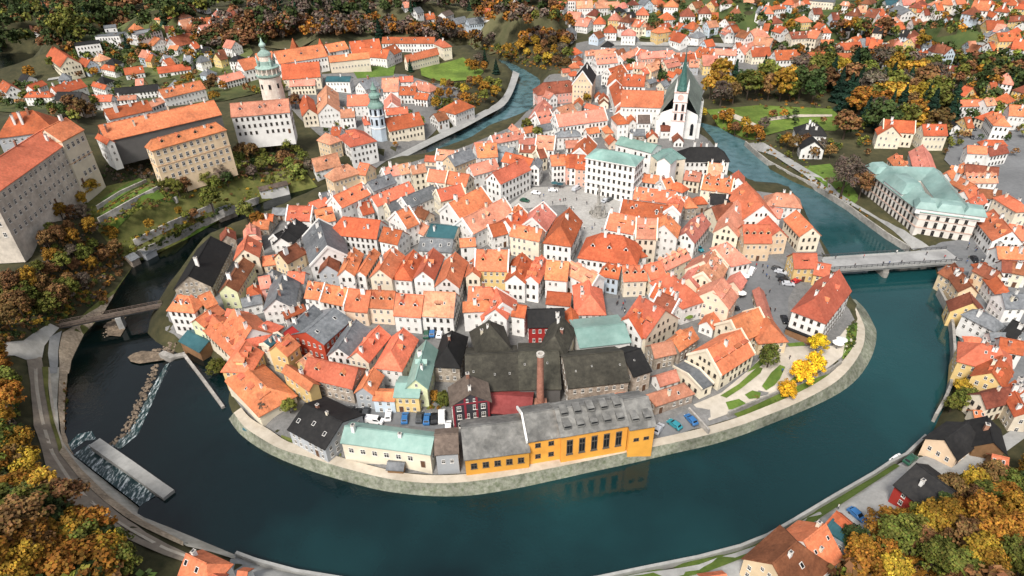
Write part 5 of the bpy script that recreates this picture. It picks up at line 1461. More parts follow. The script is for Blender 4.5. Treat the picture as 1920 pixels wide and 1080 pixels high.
road('back_road', [(1150,84),(1280,84),(1400,88),(1640,85),(1800,100),(1935,120)], 6, M_CONC, 'pale road behind the far terrace of houses')
road('back_road', [(1690,20),(1680,50),(1690,85)], 5, M_CONC, 'pale side road climbing into the far suburb')
road('back_road', [(1200,100),(1190,70),(1175,45)], 6, M_ASPH, 'grey road climbing from the old street to the suburb')
road('back_road', [(90,150),(150,140),(250,128),(330,118)], 4, M_CONC, 'pale lane in the valley behind the castle')
patch('suburb_gardens', [(1080,60),(1000,30),(990,-60),(1980,-60),(1980,112),(1640,78),(1200,72)], pm('garden_green', (.035,.06,.018), (.08,.10,.03), .12, rough=1, vr=0, hr=0, big=.02, bigamt=.5), .4, 'dark green gardens of the far suburb', step=12.)
patch('bank_street', [(1856,215),(1940,205),(1940,790),(1870,760),(1800,640),(1765,530),(1850,470),(1870,380),(1812,300)], M_ASPH, .22, 'grey yards between the right bank houses')
patch('valley_garden', [(-40,170),(60,158),(180,145),(440,128),(600,118),(560,150),(420,190),(240,200),(150,205),(-40,205)], pm('valley_green', (.04,.06,.018), (.10,.10,.035), .2, rough=1, vr=0, hr=0, big=.04, bigamt=.5), .4, 'green gardens in the valley behind the castle', step=8.)
patch('old_suburb_yard', [(560,220),(700,320),(800,262),(880,200),(860,165),(760,140),(600,140),(540,160),(540,200)], M_PAVE, .25, 'grey yards between the houses below the castle tower', step=6.)
patch('verge', [(120,838),(152,880),(205,932),(270,978),(345,1018),(345,1026),(268,990),(200,944),(148,896),(112,850)], M_GRAVEL, .5, 'strip of leaf litter between the left bank road and the quay')
patch('verge', [(80,690),(92,690),(92,740),(102,790),(118,840),(112,850),(96,795),(86,740)], M_DRYG, .5, 'grass strip beside the left bank road below the footbridge')
patch('stony_bank', [(118,626),(150,600),(185,578),(205,560),(215,552),(196,598),(162,630),(137,678),(130,702),(112,702),(111,660)], M_GRAVEL, .4, 'stony slope of the left bank under the footbridge')
patch('quay', [(94,634),(117,622),(110,660),(108,702),(95,702),(91,665)], M_CONC, .45, 'pale strip of quay leading from the footbridge')
road('kerb', [(68,690),(70,730),(80,790),(98,850),(134,905),(185,955),(240,992),(310,1030),(360,1048)], .7, M_PATH, 'pale kerb line along the left bank road')
road('kerb', [(92,690),(95,730),(103,790),(121,845),(158,893),(210,936),(272,980)], .6, M_PATH, 'pale edge line of the left bank quay')
patch('valley_meadow', [(120,112),(240,62),(450,36),(475,100),(430,146),(300,150),(180,146)], pm('pale_meadow', (.06,.085,.025), (.13,.14,.05), .15, rough=1, vr=0, hr=0, big=.03, bigamt=.5), .35, 'pale green meadows and gardens in the upper valley', step=8.)
patch('far_slope', [(470,40),(560,10),(760,-10),(1000,0),(1075,66),(1060,90),(860,84),(700,78),(560,92),(490,88)], pm('faded_grass', (.065,.07,.03), (.13,.115,.06), .1, rough=1, vr=0, hr=0, big=.02, bigamt=.5), .4, 'faded grass slope beyond the castle', step=12.)
# ------------------------------------------------------------------ trees
LEAFC = {'y': (.32,.20,.025), 'Y': (.62,.38,.02), 'o': (.25,.125,.018), 'n': (.145,.080,.030), 'l': (.105,.115,.022), 'g': (.035,.055,.016), 'c': (.012,.033,.019), 'b': (.115,.09,.066), 'w': (.19,.20,.045)}
KNAME = {'y': 'yellow autumn tree', 'Y': 'bright golden round tree', 'o': 'orange autumn tree', 'n': 'rust brown tree', 'l': 'olive green tree', 'g': 'dark green leafy tree', 'c': 'dark conifer', 'b': 'bare brown tree', 'w': 'pale green willow'}
def leaf_mat():
    m = bpy.data.materials.new('leaves'); m.use_nodes = True; n = m.node_tree; L = n.links; b = n.nodes['Principled BSDF']
    b.inputs['Roughness'].default_value = .8; b.inputs['Specular IOR Level'].default_value = .15
    a = n.nodes.new('ShaderNodeAttribute'); a.attribute_name = 'leaf'; oi = n.nodes.new('ShaderNodeObjectInfo')
    hv = n.nodes.new('ShaderNodeHueSaturation'); L.new(a.outputs['Color'], hv.inputs['Color'])
    r = n.nodes.new('ShaderNodeMapRange'); r.inputs[3].default_value = .7; r.inputs[4].default_value = 1.35; L.new(oi.outputs['Random'], r.inputs[0]); L.new(r.outputs[0], hv.inputs['Value'])
    f = n.nodes.new('ShaderNodeMath'); f.operation = 'MULTIPLY'; f.inputs[1].default_value = 9.7; g = n.nodes.new('ShaderNodeMath'); g.operation = 'FRACT'; L.new(oi.outputs['Random'], f.inputs[0]); L.new(f.outputs[0], g.inputs[0])
    h = n.nodes.new('ShaderNodeMapRange'); h.inputs[3].default_value = .485; h.inputs[4].default_value = .515; L.new(g.outputs[0], h.inputs[0]); L.new(h.outputs[0], hv.inputs['Hue'])
    L.new(hv.outputs[0], b.inputs['Base Color']); return m
M_LEAF = leaf_mat()
M_BARK = pm('bark', (.05,.035,.025), (.10,.075,.055), 1.5, rough=1)
nr = np.random.default_rng(11)
def leaf_quads(cen, nrm, size, asp=1.):
    """one quad per row: centres, facing directions, edge lengths -> vertices"""
    n = len(cen); t = nr.normal(size=(n, 3)); t -= (t*nrm).sum(1, keepdims=True)*nrm; t /= np.linalg.norm(t, axis=1, keepdims=True)+1e-9
    b = np.cross(nrm, t); s = size[:, None]/2
    return np.stack([cen - t*s*asp - b*s, cen + t*s*asp - b*s*.8, cen + t*s*asp*.8 + b*s, cen - t*s*asp + b*s*.9], 1)
def crown_points(kind, nq):
    """unit tree: crown about 1 high; returns centres, normals, sizes, tint"""
    if kind == 'c':
        z = nr.random(nq)**1.25; a = nr.random(nq)*6.283; rad = .24*(1-z)**.85*(.55+.5*nr.random(nq)); lay = .82+.18*np.cos(z*34)
        cen = np.stack([rad*lay*np.cos(a), rad*lay*np.sin(a), .06+.94*z], 1); nrm = np.stack([np.cos(a)*.6, np.sin(a)*.6, .7+0*a], 1)+nr.normal(size=(nq, 3))*.35
        size = .085*(1.15-z*.7); tint = .65+.6*nr.random(nq)
    else:
        k = 64; u = nr.normal(size=(k, 3)); u /= np.linalg.norm(u, axis=1, keepdims=True); u[:, 2] = np.where(u[:, 2] < -.45, -u[:, 2], u[:, 2])
        rr = (.35+.72*nr.random(k)**.6)[:, None]; c = u*rr*np.array([.36, .36, .40]) + np.array([0, 0, .60])
        ct = .55 + .85*nr.random(k); which = nr.integers(0, k, nq); v = nr.normal(size=(nq, 3)); v /= np.linalg.norm(v, axis=1, keepdims=True)
        cr = .085*(.4+.75*nr.random(nq)**.5)[:, None]; cen = c[which] + v*cr*np.array([1, 1, .8])
        nrm = v*.7 + u[which]*.5 + nr.normal(size=(nq, 3))*.45 + np.array([0, 0, .3]); size = .062+.035*nr.random(nq); tint = ct[which]*(.75+.5*nr.random(nq))
        if kind == 'b': size = size*1.0
    nrm = nrm/np.linalg.norm(nrm, axis=1, keepdims=True)
    return cen, nrm, size, tint
def leaf_mesh(name, Q, C):
    n = len(Q); me = bpy.data.meshes.new(name); me.vertices.add(n*4); me.loops.add(n*4); me.polygons.add(n)
    me.vertices.foreach_set('co', Q.reshape(-1)); me.loops.foreach_set('vertex_index', np.arange(n*4, dtype=np.int32))
    me.polygons.foreach_set('loop_start', np.arange(0, n*4, 4, dtype=np.int32)); me.polygons.foreach_set('loop_total', np.full(n, 4, dtype=np.int32))
    at_ = me.attributes.new('leaf', 'FLOAT_COLOR', 'FACE'); at_.data.foreach_set('color', np.concatenate([C, np.ones((n, 1))], 1).astype(np.float32).reshape(-1))
    me.materials.append(M_LEAF); me.update(calc_edges=True); return me
def crown_mesh(kind, nq):
    cen, nrm, size, tint = crown_points(kind, nq)
    sc0 = math.sqrt(620/nq)
    if kind == 'b': Q = leaf_quads(cen, nrm, size*.42*sc0, 4.)
    else: Q = leaf_quads(cen, nrm, size*sc0, 1.1)
    c = np.array(LEAFC[kind])[None]*tint[:, None]; c = c*(1+nr.normal(size=(nq, 3))*.08)
    return leaf_mesh('crown', Q, np.clip(c, .004, .9))
def trunk_mesh(kind):
    m = MB()
    if kind == 'c': m.ring(0, 0, [(.022, -.06), (.016, .3), (.004, .9)], 6)
    else:
        m.ring(0, 0, [(.038, -.08), (.026, .1), (.02, .32), (.012, .5)], 7)
        for k in range(5):
            a = k*1.3; m.tube((0, 0, .24+.04*k), (.22*math.cos(a), .22*math.sin(a), .5+.05*k), .009, 5)
        if kind == 'b':
            for k in range(12):
                a = k*2.1; m.tube((.1*math.cos(a), .1*math.sin(a), .38+.03*k), (.3*math.cos(a+.4), .3*math.sin(a+.4), .55+.03*k), .006, 4)
    return m.mesh('trunk', [M_BARK])
CROWN = {}
def crown_for(kind, far, var):
    k = (kind, far, var)
    if k not in CROWN: CROWN[k] = crown_mesh(kind, 900 if far else 2600)
    return CROWN[k]
TRUNK = {k: trunk_mesh(k) for k in 'cnb'}
def tree(px, py, h, kind, label=None, wide=1., pos=None):
    p = pos or ground(px, py); far = (p - CAM).length > 330
    nm = 'conifer' if kind == 'c' else 'bush' if h < 5.2 else 'tree'
    root = empty(nm, p, rng.uniform(0, 6.28))
    add('trunk', TRUNK[kind if kind in 'cb' else 'n'], root, None, 0, (h, h, h))
    add('crown', crown_for(kind, far, rng.randrange(2)), root, None, 0, (h*wide*rng.uniform(.85, 1.15), h*wide*rng.uniform(.85, 1.15), h))
    sz = 'tall ' if h > 12 else 'small ' if h < 6.5 and h >= 5.2 else ''
    tag(root, label, nm)
    if not label: THINGS.append((root, sz + (KNAME[kind].replace(' tree', ' bush') if nm == 'bush' else KNAME[kind]), topx(p + Vector((0, 0, h*.6)))))
    return root
def inpoly(x, y, P):
    c = False
    for i in range(len(P)):
        (x1, y1), (x2, y2) = P[i], P[(i+1) % len(P)]
        if (y1 > y) != (y2 > y) and x < x1 + (y-y1)*(x2-x1)/(y2-y1): c = not c
    return c
def scatter(P, n, rnd, mind=0.):
    xs = [p[0] for p in P]; ys = [p[1] for p in P]; out = []; tries = 0
    while len(out) < n and tries < n*60:
        tries += 1; x = rnd.uniform(min(xs), max(xs)); y = rnd.uniform(min(ys), max(ys))
        if inpoly(x, y, P) and (not mind or all((x-a)**2 + (y-b)**2 > mind**2 for a, b in out)): out.append((x, y))
    return out
def grove(P, n, kinds, hs, group, mind):
    for x, y in scatter(P, n, rng, mind):
        k = rng.choice(kinds); t = tree(x, y, rng.uniform(*hs)*(1.25 if k == 'c' else 1), k, wide=rng.uniform(.85, 1.2)); t['group'] = group
WOOD_L = [(-12,700),(20,690),(28,760),(44,840),(78,915),(132,975),(205,1025),(235,1062),(225,1095),(-12,1095)]
grove(WOOD_L, 54, 'ooonnyolllgoo', (7.5, 11.5), 'autumn wood on the left hillside', 20)
grove([(40,1000),(110,985),(200,1010),(250,1050),(250,1095),(60,1095)], 9, 'gglgl', (7, 11), 'autumn wood on the left hillside', 26)
grove([(-10,560),(60,548),(140,545),(152,575),(90,600),(-10,640)], 13, 'lyonnl', (7, 11), 'trees beyond the footbridge', 22)
grove([(90,420),(150,405),(205,440),(228,478),(190,540),(120,540),(75,530)], 24, 'nnnolbnl', (5, 8), 'trees on the castle slope', 20)
grove([(140,360),(180,345),(185,380),(150,395)], 5, 'gly', (6, 9), 'trees on the castle slope', 12)
grove([(300,356),(445,310),(470,262),(555,280),(600,325),(480,335),(400,360),(320,372)], 36, 'llgnwlbn', (5, 9), 'trees in the gardens under the palace', 14)
grove([(215,455),(300,400),(420,372),(350,440),(250,488)], 14, 'lgbnlo', (3.5, 6), 'trees in the gardens under the palace', 14)
grove([(90,222),(190,205),(195,228),(150,240)], 7, 'gln', (7, 10), 'trees behind the castle', 14)
grove([(300,165),(420,150),(440,190),(380,195),(300,180)], 8, 'ooyln', (6, 9), 'trees behind the castle', 12)
grove([(795,176),(880,158),(935,152),(935,180),(895,203),(830,216),(800,200)], 20, 'oylnol', (6, 9), 'autumn trees by the bend of the river', 12)
grove([(862,118),(925,122),(940,140),(890,142)], 6, 'obco', (7, 11), 'autumn trees by the bend of the river', 12)
grove([(855,78),(1070,88),(1062,135),(990,122),(905,92)], 26, 'oynlbny', (7, 11), 'trees on the slope above the river', 13)
grove([(1325,165),(1560,140),(1720,150),(1785,200),(1765,268),(1640,275),(1610,232),(1560,200),(1420,190),(1325,205)], 84, 'ccccccgglnbloyyn', (12, 19), 'trees of the riverside park', 13)
grove([(1295,222),(1345,225),(1420,255),(1440,280),(1400,262)], 10, 'ooyon', (5, 8), 'trees of the riverside park', 9)
grove([(1450,268),(1530,285),(1570,300),(1500,300)], 6, 'nbon', (6, 9), 'trees of the riverside park', 12)
grove([(1570,1045),(1680,985),(1790,935),(1935,885),(1935,1095),(1570,1095)], 44, 'oonnlllgyo', (6.5, 10), 'autumn wood at the near right corner', 25)
grove([(1760,775),(1790,745),(1815,740),(1812,770),(1775,790)], 4, 'lyl', (5, 7), 'trees by the yellow riverside house', 10)
grove([(795,748),(835,745),(840,762),(800,765)], 5, 'lgol', (2.5, 4), 'bushes beside the small yellow house', 8)
for x, y, h, k in ((1526,668,8,'Y'), (1500,722,8.5,'Y'), (1522,706,8,'Y'), (1472,748,6.5,'Y'), (1438,690,8,'l'), (412,708,7,'l'), (562,352,13,'w'), (466,418,10,'w'), (400,395,11,'l'), (488,432,8,'o'), (432,448,5,'y'), (1575,372,20,'b'), (1610,372,12,'n'), (120,80,20,'l'), (150,72,17,'l'), (1100,196,7,'y'), (1735,155,17,'l'), (1580,262,15,'n'), (1430,250,9,'b'), (1180,135,9,'g'), (988,250,8,'l'), (555,205,9,'n'), (820,205,8,'l'), (712,72,16,'c'), (823,72,15,'c'), (770,135,9,'c'), (790,240,7,'w'), (100,130,9,'l'), (60,150,10,'o'), (240,90,11,'c'), (500,780,5,'b'), (545,775,5,'l'), (1365,230,8,'o'), (1395,245,8,'y'), (1290,235,5,'o'), (1480,60,9,'o'), (1650,70,13,'n'), (1600,60,10,'o'), (1725,95,11,'y'), (1740,120,14,'o'), (1100,52,8,'n'), (960,25,10,'o'), (1236,148,11,'c'), (1242,160,9,'g'), (1008,262,7,'l'), (1010,20,9,'y')):
    tree(x, y, h, k)
def wood(name, areas, label, nq=130):
    Qs = []; Cs = []; q = random.Random(5)
    for P, n, kinds, hs in areas:
        for x, y in scatter(P, n, q):
            p = ground(x, y); k = q.choice(kinds); h = q.uniform(*hs); cen, nrm, size, tint = crown_points(k, nq)
            s = h*q.uniform(.85, 1.2); cen = cen*np.array([s, s, h]) + np.array(p); Qs.append(leaf_quads(cen, nrm, size*h*1.75, 1.1))
            c = np.array(LEAFC[k])[None]*tint[:, None]*q.uniform(.7, 1.25); Cs.append(np.clip(c*(1+nr.normal(size=(nq, 3))*.08), .003, .9))
    me = leaf_mesh(name, np.concatenate(Qs), np.concatenate(Cs)); o = add(name, me); tag(o, label, None, None, 'stuff'); return o
wood('far_woodland', [
    ([(-20,-30),(480,-30),(470,20),(380,30),(330,60),(250,60),(200,70),(110,98),(60,95),(-20,105)], 700, 'gggcgnlg', (9, 14)),
    ([(860,-20),(1070,-20),(1075,60),(1000,55),(900,45)], 150, 'bngonlb', (7, 11)),
    ([(360,60),(480,20),(560,60),(500,90),(420,100),(385,95)], 110, 'nnbgn', (8, 12)),
    ([(480,40),(700,48),(830,62),(850,85),(740,68),(560,75),(490,82)], 260, 'bnbbogbn', (7, 11)),
    ([(470,-30),(1010,-30),(1000,20),(850,22),(700,28),(560,48),(480,40)], 420, 'ggcbbgnbc', (8, 13)),
    ([(820,50),(1080,80),(1070,90),(850,80)], 110, 'nbbo', (8, 11)),
    ([(1440,100),(1790,108),(1780,150),(1560,135),(1440,130)], 70, 'ggnbcol', (7, 11)),
    ([(1780,110),(1940,128),(1940,175),(1790,160)], 60, 'ggcnl', (8, 11)),
    ([(1560,60),(1680,45),(1690,75),(1570,82)], 30, 'gnoln', (7, 10)),
], 'mixed autumn woodland on the far valley sides')
wood('garden_trees', [
    ([(1080,58),(1010,20),(1020,-50),(1980,-50),(1980,105),(1640,78),(1200,70)], 900, 'gglgnolgg', (4, 7.5)),
    ([(110,90),(300,60),(460,70),(440,110),(350,140),(150,150)], 280, 'gglnog', (4, 8)),
    ([(1945,110),(2350,130),(2350,900),(1945,860)], 110, 'gglno', (5, 9)), ([(1945,880),(2250,860),(2250,1250),(1560,1250),(1570,1105),(1945,1105)], 90, 'olnng', (6, 10)), ([(-15,560),(-350,560),(-350,1250),(-15,1250)], 110, 'olnng', (6, 10)), ([(-15,1105),(300,1105),(300,1250),(-15,1250)], 30, 'olng', (6, 10)), ([(-15,0),(-350,0),(-350,300),(-15,300)], 80, 'gglnc', (7, 12)),
    ([(-20,150),(120,160),(190,205),(150,235),(-20,200)], 50, 'ggln', (4, 8)), ([(440,190),(480,140),(540,120),(560,150),(500,200)], 14, 'noln', (4, 7)), ([(1640,100),(1940,120),(1940,230),(1780,235),(1700,140)], 90, 'gglnoc', (5, 10)), ([(1740,250),(1935,240),(1935,300),(1760,290)], 25, 'gln', (3, 5)), ([(1440,215),(1640,230),(1640,300),(1460,300)], 30, 'glno', (3, 6)), ([(560,215),(860,140),(880,190),(720,300),(600,290)], 40, 'glno', (3, 5)),
    ([(150,165),(300,150),(440,140),(440,160),(160,190)], 30, 'gln', (4, 6)),
    ([(1640,120),(1930,190),(1930,230),(1820,240),(1800,200)], 40, 'glnoy', (4, 6)),
], 'bushes and small garden trees among the far houses', 90)
def shrubs(name, areas, label, nq=44):
    Qs = []; Cs = []; q = random.Random(9)
    for P, n, kinds, hs in areas:
        for x, y in scatter(P, n, q):
            p = ground(x, y); k = q.choice(kinds); h = q.uniform(*hs); v = nr.normal(size=(nq, 3)); v /= np.linalg.norm(v, axis=1, keepdims=True); v[:, 2] = abs(v[:, 2])
            cen = v*np.array([h*.8, h*.8, h*.7])*(.6+.4*nr.random((nq, 1))) + np.array(p); nrm = v + nr.normal(size=(nq, 3))*.4; nrm /= np.linalg.norm(nrm, axis=1, keepdims=True)
            Qs.append(leaf_quads(cen, nrm, np.full(nq, h*.32)*(.7+.6*nr.random(nq)), 1.1)); c = np.array(LEAFC[k])[None]*(.55+.8*nr.random((nq, 1)))*q.uniform(.7, 1.3); Cs.append(np.clip(c, .003, .9))
    me = leaf_mesh(name, np.concatenate(Qs), np.concatenate(Cs)); o = add(name, me); tag(o, label, None, None, 'stuff'); return o
shrubs('undergrowth', [
    (WOOD_L, 900, 'onnlgob', (.8, 2.2)), ([(60,1000),(250,1040),(250,1095),(40,1095)], 200, 'glgl', (.8, 2.)),
    ([(-10,520),(60,535),(150,540),(190,560),(120,600),(-10,650)], 300, 'lgnny', (.7, 1.8)),
    ([(90,400),(150,385),(240,480),(200,570),(70,560)], 420, 'nnobln', (.7, 1.8)),
    ([(150,370),(300,340),(450,310),(600,335),(480,370),(380,410),(250,480),(190,440)], 520, 'llwnlly', (.5, 1.3)),
    ([(186,394),(275,347),(280,350),(188,400)], 60, 'gln', (.6, 1.2)), ([(188,420),(295,366),(330,372),(200,430)], 90, 'glnl', (.6, 1.3)), ([(206,446),(345,380),(385,384),(250,450)], 120, 'glnyl', (.6, 1.4)), ([(270,466),(400,396),(440,384),(280,476)], 80, 'glg', (.7, 1.4)),
    ([(1590,612),(1606,604),(1612,640),(1582,678)], 60, 'ggl', (.5, 1.1)), ([(1400,742),(1426,740),(1420,748)], 14, 'lng', (.3, .7)), ([(1380,782),(1560,700),(1575,690),(1470,746)], 30, 'lg', (.3, .7)),
    ([(290,352),(445,306),(470,258),(560,290),(600,330),(470,332),(310,370)], 420, 'lgnnlb', (.8, 2.0)), ([(215,250),(260,250),(290,320),(300,360),(240,345),(190,340)], 160, 'nbgb', (.6, 1.6)),
    ([(1560,1060),(1690,975),(1800,915),(1935,870),(1935,1095),(1550,1095)], 700, 'onnlgob', (.8, 2.2)),
    ([(1295,222),(1400,258),(1440,290),(1600,395),(1640,420),(1560,330),(1440,262)], 120, 'lnog', (.5, 1.2)),
    ([(800,160),(940,150),(930,190),(830,220)], 160, 'only', (.6, 1.5)),
    ([(1330,160),(1780,160),(1770,270),(1620,275),(1560,205),(1330,205)], 260, 'gnonl', (.8, 2.)),
    ([(118,690),(128,760),(120,820)], 30, 'lnn', (.3, .8)), ([(222,550),(345,452),(350,460),(240,545)], 60, 'lnny', (.4, 1.)),
    ([(850,82),(1070,90),(1060,138),(985,125),(905,95)], 220, 'onlybn', (.8, 2.)),
    ([(1590,614),(1606,606),(1610,640),(1580,676)], 25, 'gl', (.4, .9)), ([(800,748),(838,745),(842,765),(802,768)], 30, 'lgo', (.4, 1.)),
], 'low autumn scrub on the banks and slopes')
# ------------------------------------------------------------------ cars
CARC = {'k': ('black', (.012,.013,.015)), 'w': ('white', (.80,.80,.80)), 's': ('silver', (.45,.47,.50)), 'u': ('blue', (.03,.13,.32)), 'e': ('dark grey', (.05,.055,.06)), 'r': ('red', (.42,.02,.02)), 'a': ('teal', (.03,.22,.27)), 'g': ('dark green', (.02,.08,.05))}
CARM = {}
def car_meshes(c, van):
    if (c, van) in CARM: return CARM[(c, van)]
    M = MATS.get('car_paint_'+c) or plain('car_paint_'+c, CARC[c][1], .3, .5)
    L, Wd = (5.2, 1.95) if van else (4.3, 1.78)
    prof = [(-L/2, .35), (-L/2, 1.0), (-L/2+.25, 1.9), (L/2-1.5, 2.0), (L/2-.75, 1.15), (L/2-.05, .95), (L/2, .35)] if van else [(-L/2, .32), (-L/2+.02, .80), (-L/2+.35, .92), (-L/2+.75, 1.38), (.35, 1.44), (1.05, .95), (L/2-.12, .78), (L/2, .32)]
    m = MB(); n = len(prof); rows = []
    for y, k in ((-Wd/2, .0), (-Wd/2+.12, .0), (Wd/2-.12, 0), (Wd/2, .0)):
        e = .0 if abs(y) < Wd/2-.05 else .06
        rows.append(m.vs([(x*(1-e*.3), y*(1 - (.12 if z > 1.1 else 0)), z*(1-e)) for x, z in prof]))
    for a, b in zip(rows, rows[1:]):
        for i in range(n): m.idx([a[i], a[(i+1) % n], b[(i+1) % n], b[i]][::-1])
    m.idx(rows[0]); m.idx(rows[-1][::-1]); body = m.mesh('body', [M])
    g = MB(); t = Wd/2*.885
    if van: q = [(L/2-1.42, 1.92), (L/2-.82, 1.22)]; side = [(-.1, 1.25), (L/2-1.0, 1.25), (L/2-1.55, 1.85), (-.1, 1.82)]
    else: q = [(.40, 1.40), (1.0, .99)]; side = [(-L/2+.72, .98), (.85, .98), (.30, 1.36), (-L/2+.92, 1.31)]
    o_ = .035; nx = (q[0][1]-q[1][1]); nz = (q[1][0]-q[0][0]); ln = math.hypot(nx, nz)
    g.face([(q[1][0]+nx/ln*o_, -t*.85, q[1][1]+nz/ln*o_), (q[1][0]+nx/ln*o_, t*.85, q[1][1]+nz/ln*o_), (q[0][0]+nx/ln*o_, t*.8, q[0][1]+nz/ln*o_), (q[0][0]+nx/ln*o_, -t*.8, q[0][1]+nz/ln*o_)])
    for s in (1, -1): g.face([(x, s*(Wd/2*.90+.02), z) for x, z in side][::-s])
    if not van: g.face([(-L/2+.40-.03, t*.8, .98), (-L/2+.40-.03, -t*.8, .98), (-L/2+.72-.03, -t*.75, 1.34), (-L/2+.72-.03, t*.75, 1.34)])
    glass = g.mesh('windows', [M_GLASS])
    wh = MB(); 
    for s in (0,): 
        wh.ring(0, 0, [(.20, -.11), (.32, -.10), (.32, .10), (.20, .11)], 12)
    wheel = wh.mesh('wheel', [M_STEEL])
    h = MB(); h.box(0, -.16, -.07, .05, .16, .07); lamp = h.mesh('headlight', [MATS.get('lamp_glass') or plain('lamp_glass', (.7,.7,.68), .2)])
    CARM[(c, van)] = (body, glass, wheel, lamp, L, Wd); return CARM[(c, van)]
def car(px, py, qx, qy, c, van=0, label=None):
    p = ground(px, py); q = ground(px+qx, py+qy); rz = math.atan2(q.y-p.y, q.x-p.x); p.z += .34
    body, glass, wheel, lamp, L, Wd = car_meshes(c, van)
    root = empty('van' if van else 'car', p, rz); add('body', body, root); add('windows', glass, root)
    for x in (-L*.30, L*.31):
        for s in (1, -1):
            o = add('wheel', wheel, root, (x, s*(Wd/2-.10), .32)); o.rotation_euler = (math.pi/2, 0, 0)
    for s in (1, -1): add('headlight', lamp, root, (L/2-.06, s*Wd*.33, .68))
    tag(root, label, 'van' if van else 'car', 'parked cars and vans')
    if not label: THINGS.append((root, f"{CARC[c][0]} parked {'van' if van else 'car'}", (px, py)))
for a in ((559,726,6,8,'k'), (576,741,7,5,'w'), (621,766,4,-8,'k'), (657,776,2,-8,'e'), (671,780,2,-8,'k'), (687,777,2,-8,'e'), (703,793,9,1,'w',1), (729,783,1,-8,'w'), (760,788,1,-8,'u'), (787,787,1,-8,'e'), (801,790,1,-8,'u'), (814,789,0,-8,'k'), (829,786,0,-8,'w',1), (841,804,0,-8,'w'),
          (800,631,1,-6,'g'), (811,628,1,-6,'u'), (825,630,2,-6,'w'), (1234,808,3,-6,'s'), (1264,800,-5,-7,'a'), (1295,791,-5,-7,'u'), (1457,508,7,2,'e'), (1463,514,7,2,'s'), (1466,523,7,2,'e'), (1470,530,7,2,'k'), (1477,536,7,1,'s'), (1491,531,4,-2,'r'), (1408,513,4,-6,'w',1), (1374,582,7,0,'k'), (1005,365,6,1,'w'), (1037,360,6,0,'w'), (1081,357,5,-3,'s',1), (984,379,6,1,'g'), (1135,379,5,-3,'s'), (1142,377,5,-3,'e'), (1680,865,5,-3,'w'), (1705,866,5,-2,'g'), (1605,970,7,5,'u'), (1805,577,6,2,'s',1), (1826,490,3,4,'k'), (1826,244,3,5,'e'), (1822,260,3,5,'e'), (1470,603,2,5,'k'), (1310,470,5,4,'a'), (1128,140,1,6,'s'), (1132,165,2,6,'e'), (1146,210,-1,6,'s')):
    car(*a)
# ------------------------------------------------------------------ people
def person_mesh(stride):
    """standing or walking figure 1.72 m tall as one skinned body"""
    J = {'pelvis': (0,0,.92,.13), 'chest': (0,.01,1.28,.155), 'neck': (0,.02,1.46,.06), 'head': (0,.04,1.58,.095), 'crown': (0,.03,1.69,.075)}
    E = [('pelvis','chest'), ('chest','neck'), ('neck','head'), ('head','crown')]
    for s, n in ((1,'r'), (-1,'l')):
        k = stride*s
        J.update({'hip'+n: (.09*s,0,.86,.085), 'knee'+n: (.10*s,.14*k,.47,.062), 'ankle'+n: (.10*s,.20*k-.03,.08,.042), 'toe'+n: (.11*s,.20*k+.13,.04,.038), 'sh'+n: (.19*s,0,1.40,.06), 'elbow'+n: (.25*s,-.08*k,1.12,.043), 'wrist'+n: (.25*s,-.05*k+.06,.88,.032), 'hand'+n: (.24*s,-.05*k+.10,.79,.03)})
        E += [('pelvis','hip'+n), ('hip'+n,'knee'+n), ('knee'+n,'ankle'+n), ('ankle'+n,'toe'+n), ('chest','sh'+n), ('sh'+n,'elbow'+n), ('elbow'+n,'wrist'+n), ('wrist'+n,'hand'+n)]
    names = list(J); me = bpy.data.meshes.new('person'); me.from_pydata([J[k][:3] for k in names], [(names.index(a), names.index(b)) for a, b in E], [])
    o = bpy.data.objects.new('person', me); col.objects.link(o); md = o.modifiers.new('skin', 'SKIN'); o.modifiers.new('smooth', 'SUBSURF').levels = 1
    if not me.skin_vertices: 
        pass
    for i, k in enumerate(names): me.skin_vertices[0].data[i].radius = (J[k][3], J[k][3])
    me.skin_vertices[0].data[0].use_root = True
    dg = bpy.context.evaluated_depsgraph_get(); r = bpy.data.meshes.new_from_object(o.evaluated_get(dg)); col.objects.unlink(o); bpy.data.objects.remove(o); return r
SKIN = plain('skin', (.55,.33,.24), .6); HAIR = plain('dark_hair', (.03,.02,.015), .7)
PM = {}
def person(px, py, c, stride, rz):
    if stride not in PM:
        try: PM[stride] = person_mesh(stride)
        except Exception as e: print('person', e); PM[stride] = None
    base = PM[stride]
    if base is None: return
    key = (stride, c)
    if key not in PM:
        me = base.copy(); cc = {'k': (.02,.02,.025), 'r': (.40,.03,.03), 'u': (.04,.10,.25), 'w': (.7,.68,.64), 'g': (.10,.12,.06)}[c]
        M1 = MATS.get('coat_'+c) or plain('coat_'+c, cc, .9); M2 = MATS.get('trousers') or plain('trousers', (.03,.035,.05), .9)
        me.materials.clear(); [me.materials.append(x) for x in (M1, M2, SKIN, HAIR)]
        for p in me.polygons:
            z = p.center.z; p.material_index = 1 if z < .86 and abs(p.center.x) < .19 else 3 if z > 1.62 or (z > 1.5 and p.center.y < .0) else 2 if z > 1.47 or (z < .88 and abs(p.center.x) > .19) else 0
        PM[key] = me
    p = ground(px, py); p.z += .33
    o = add('person', PM[key], None, p, rz); tag(o, None, 'person', 'people out walking')
    THINGS.append((o, f"person walking in a {dict(k='black', r='red', u='blue', w='white', g='green')[c]} coat", (px, py)))
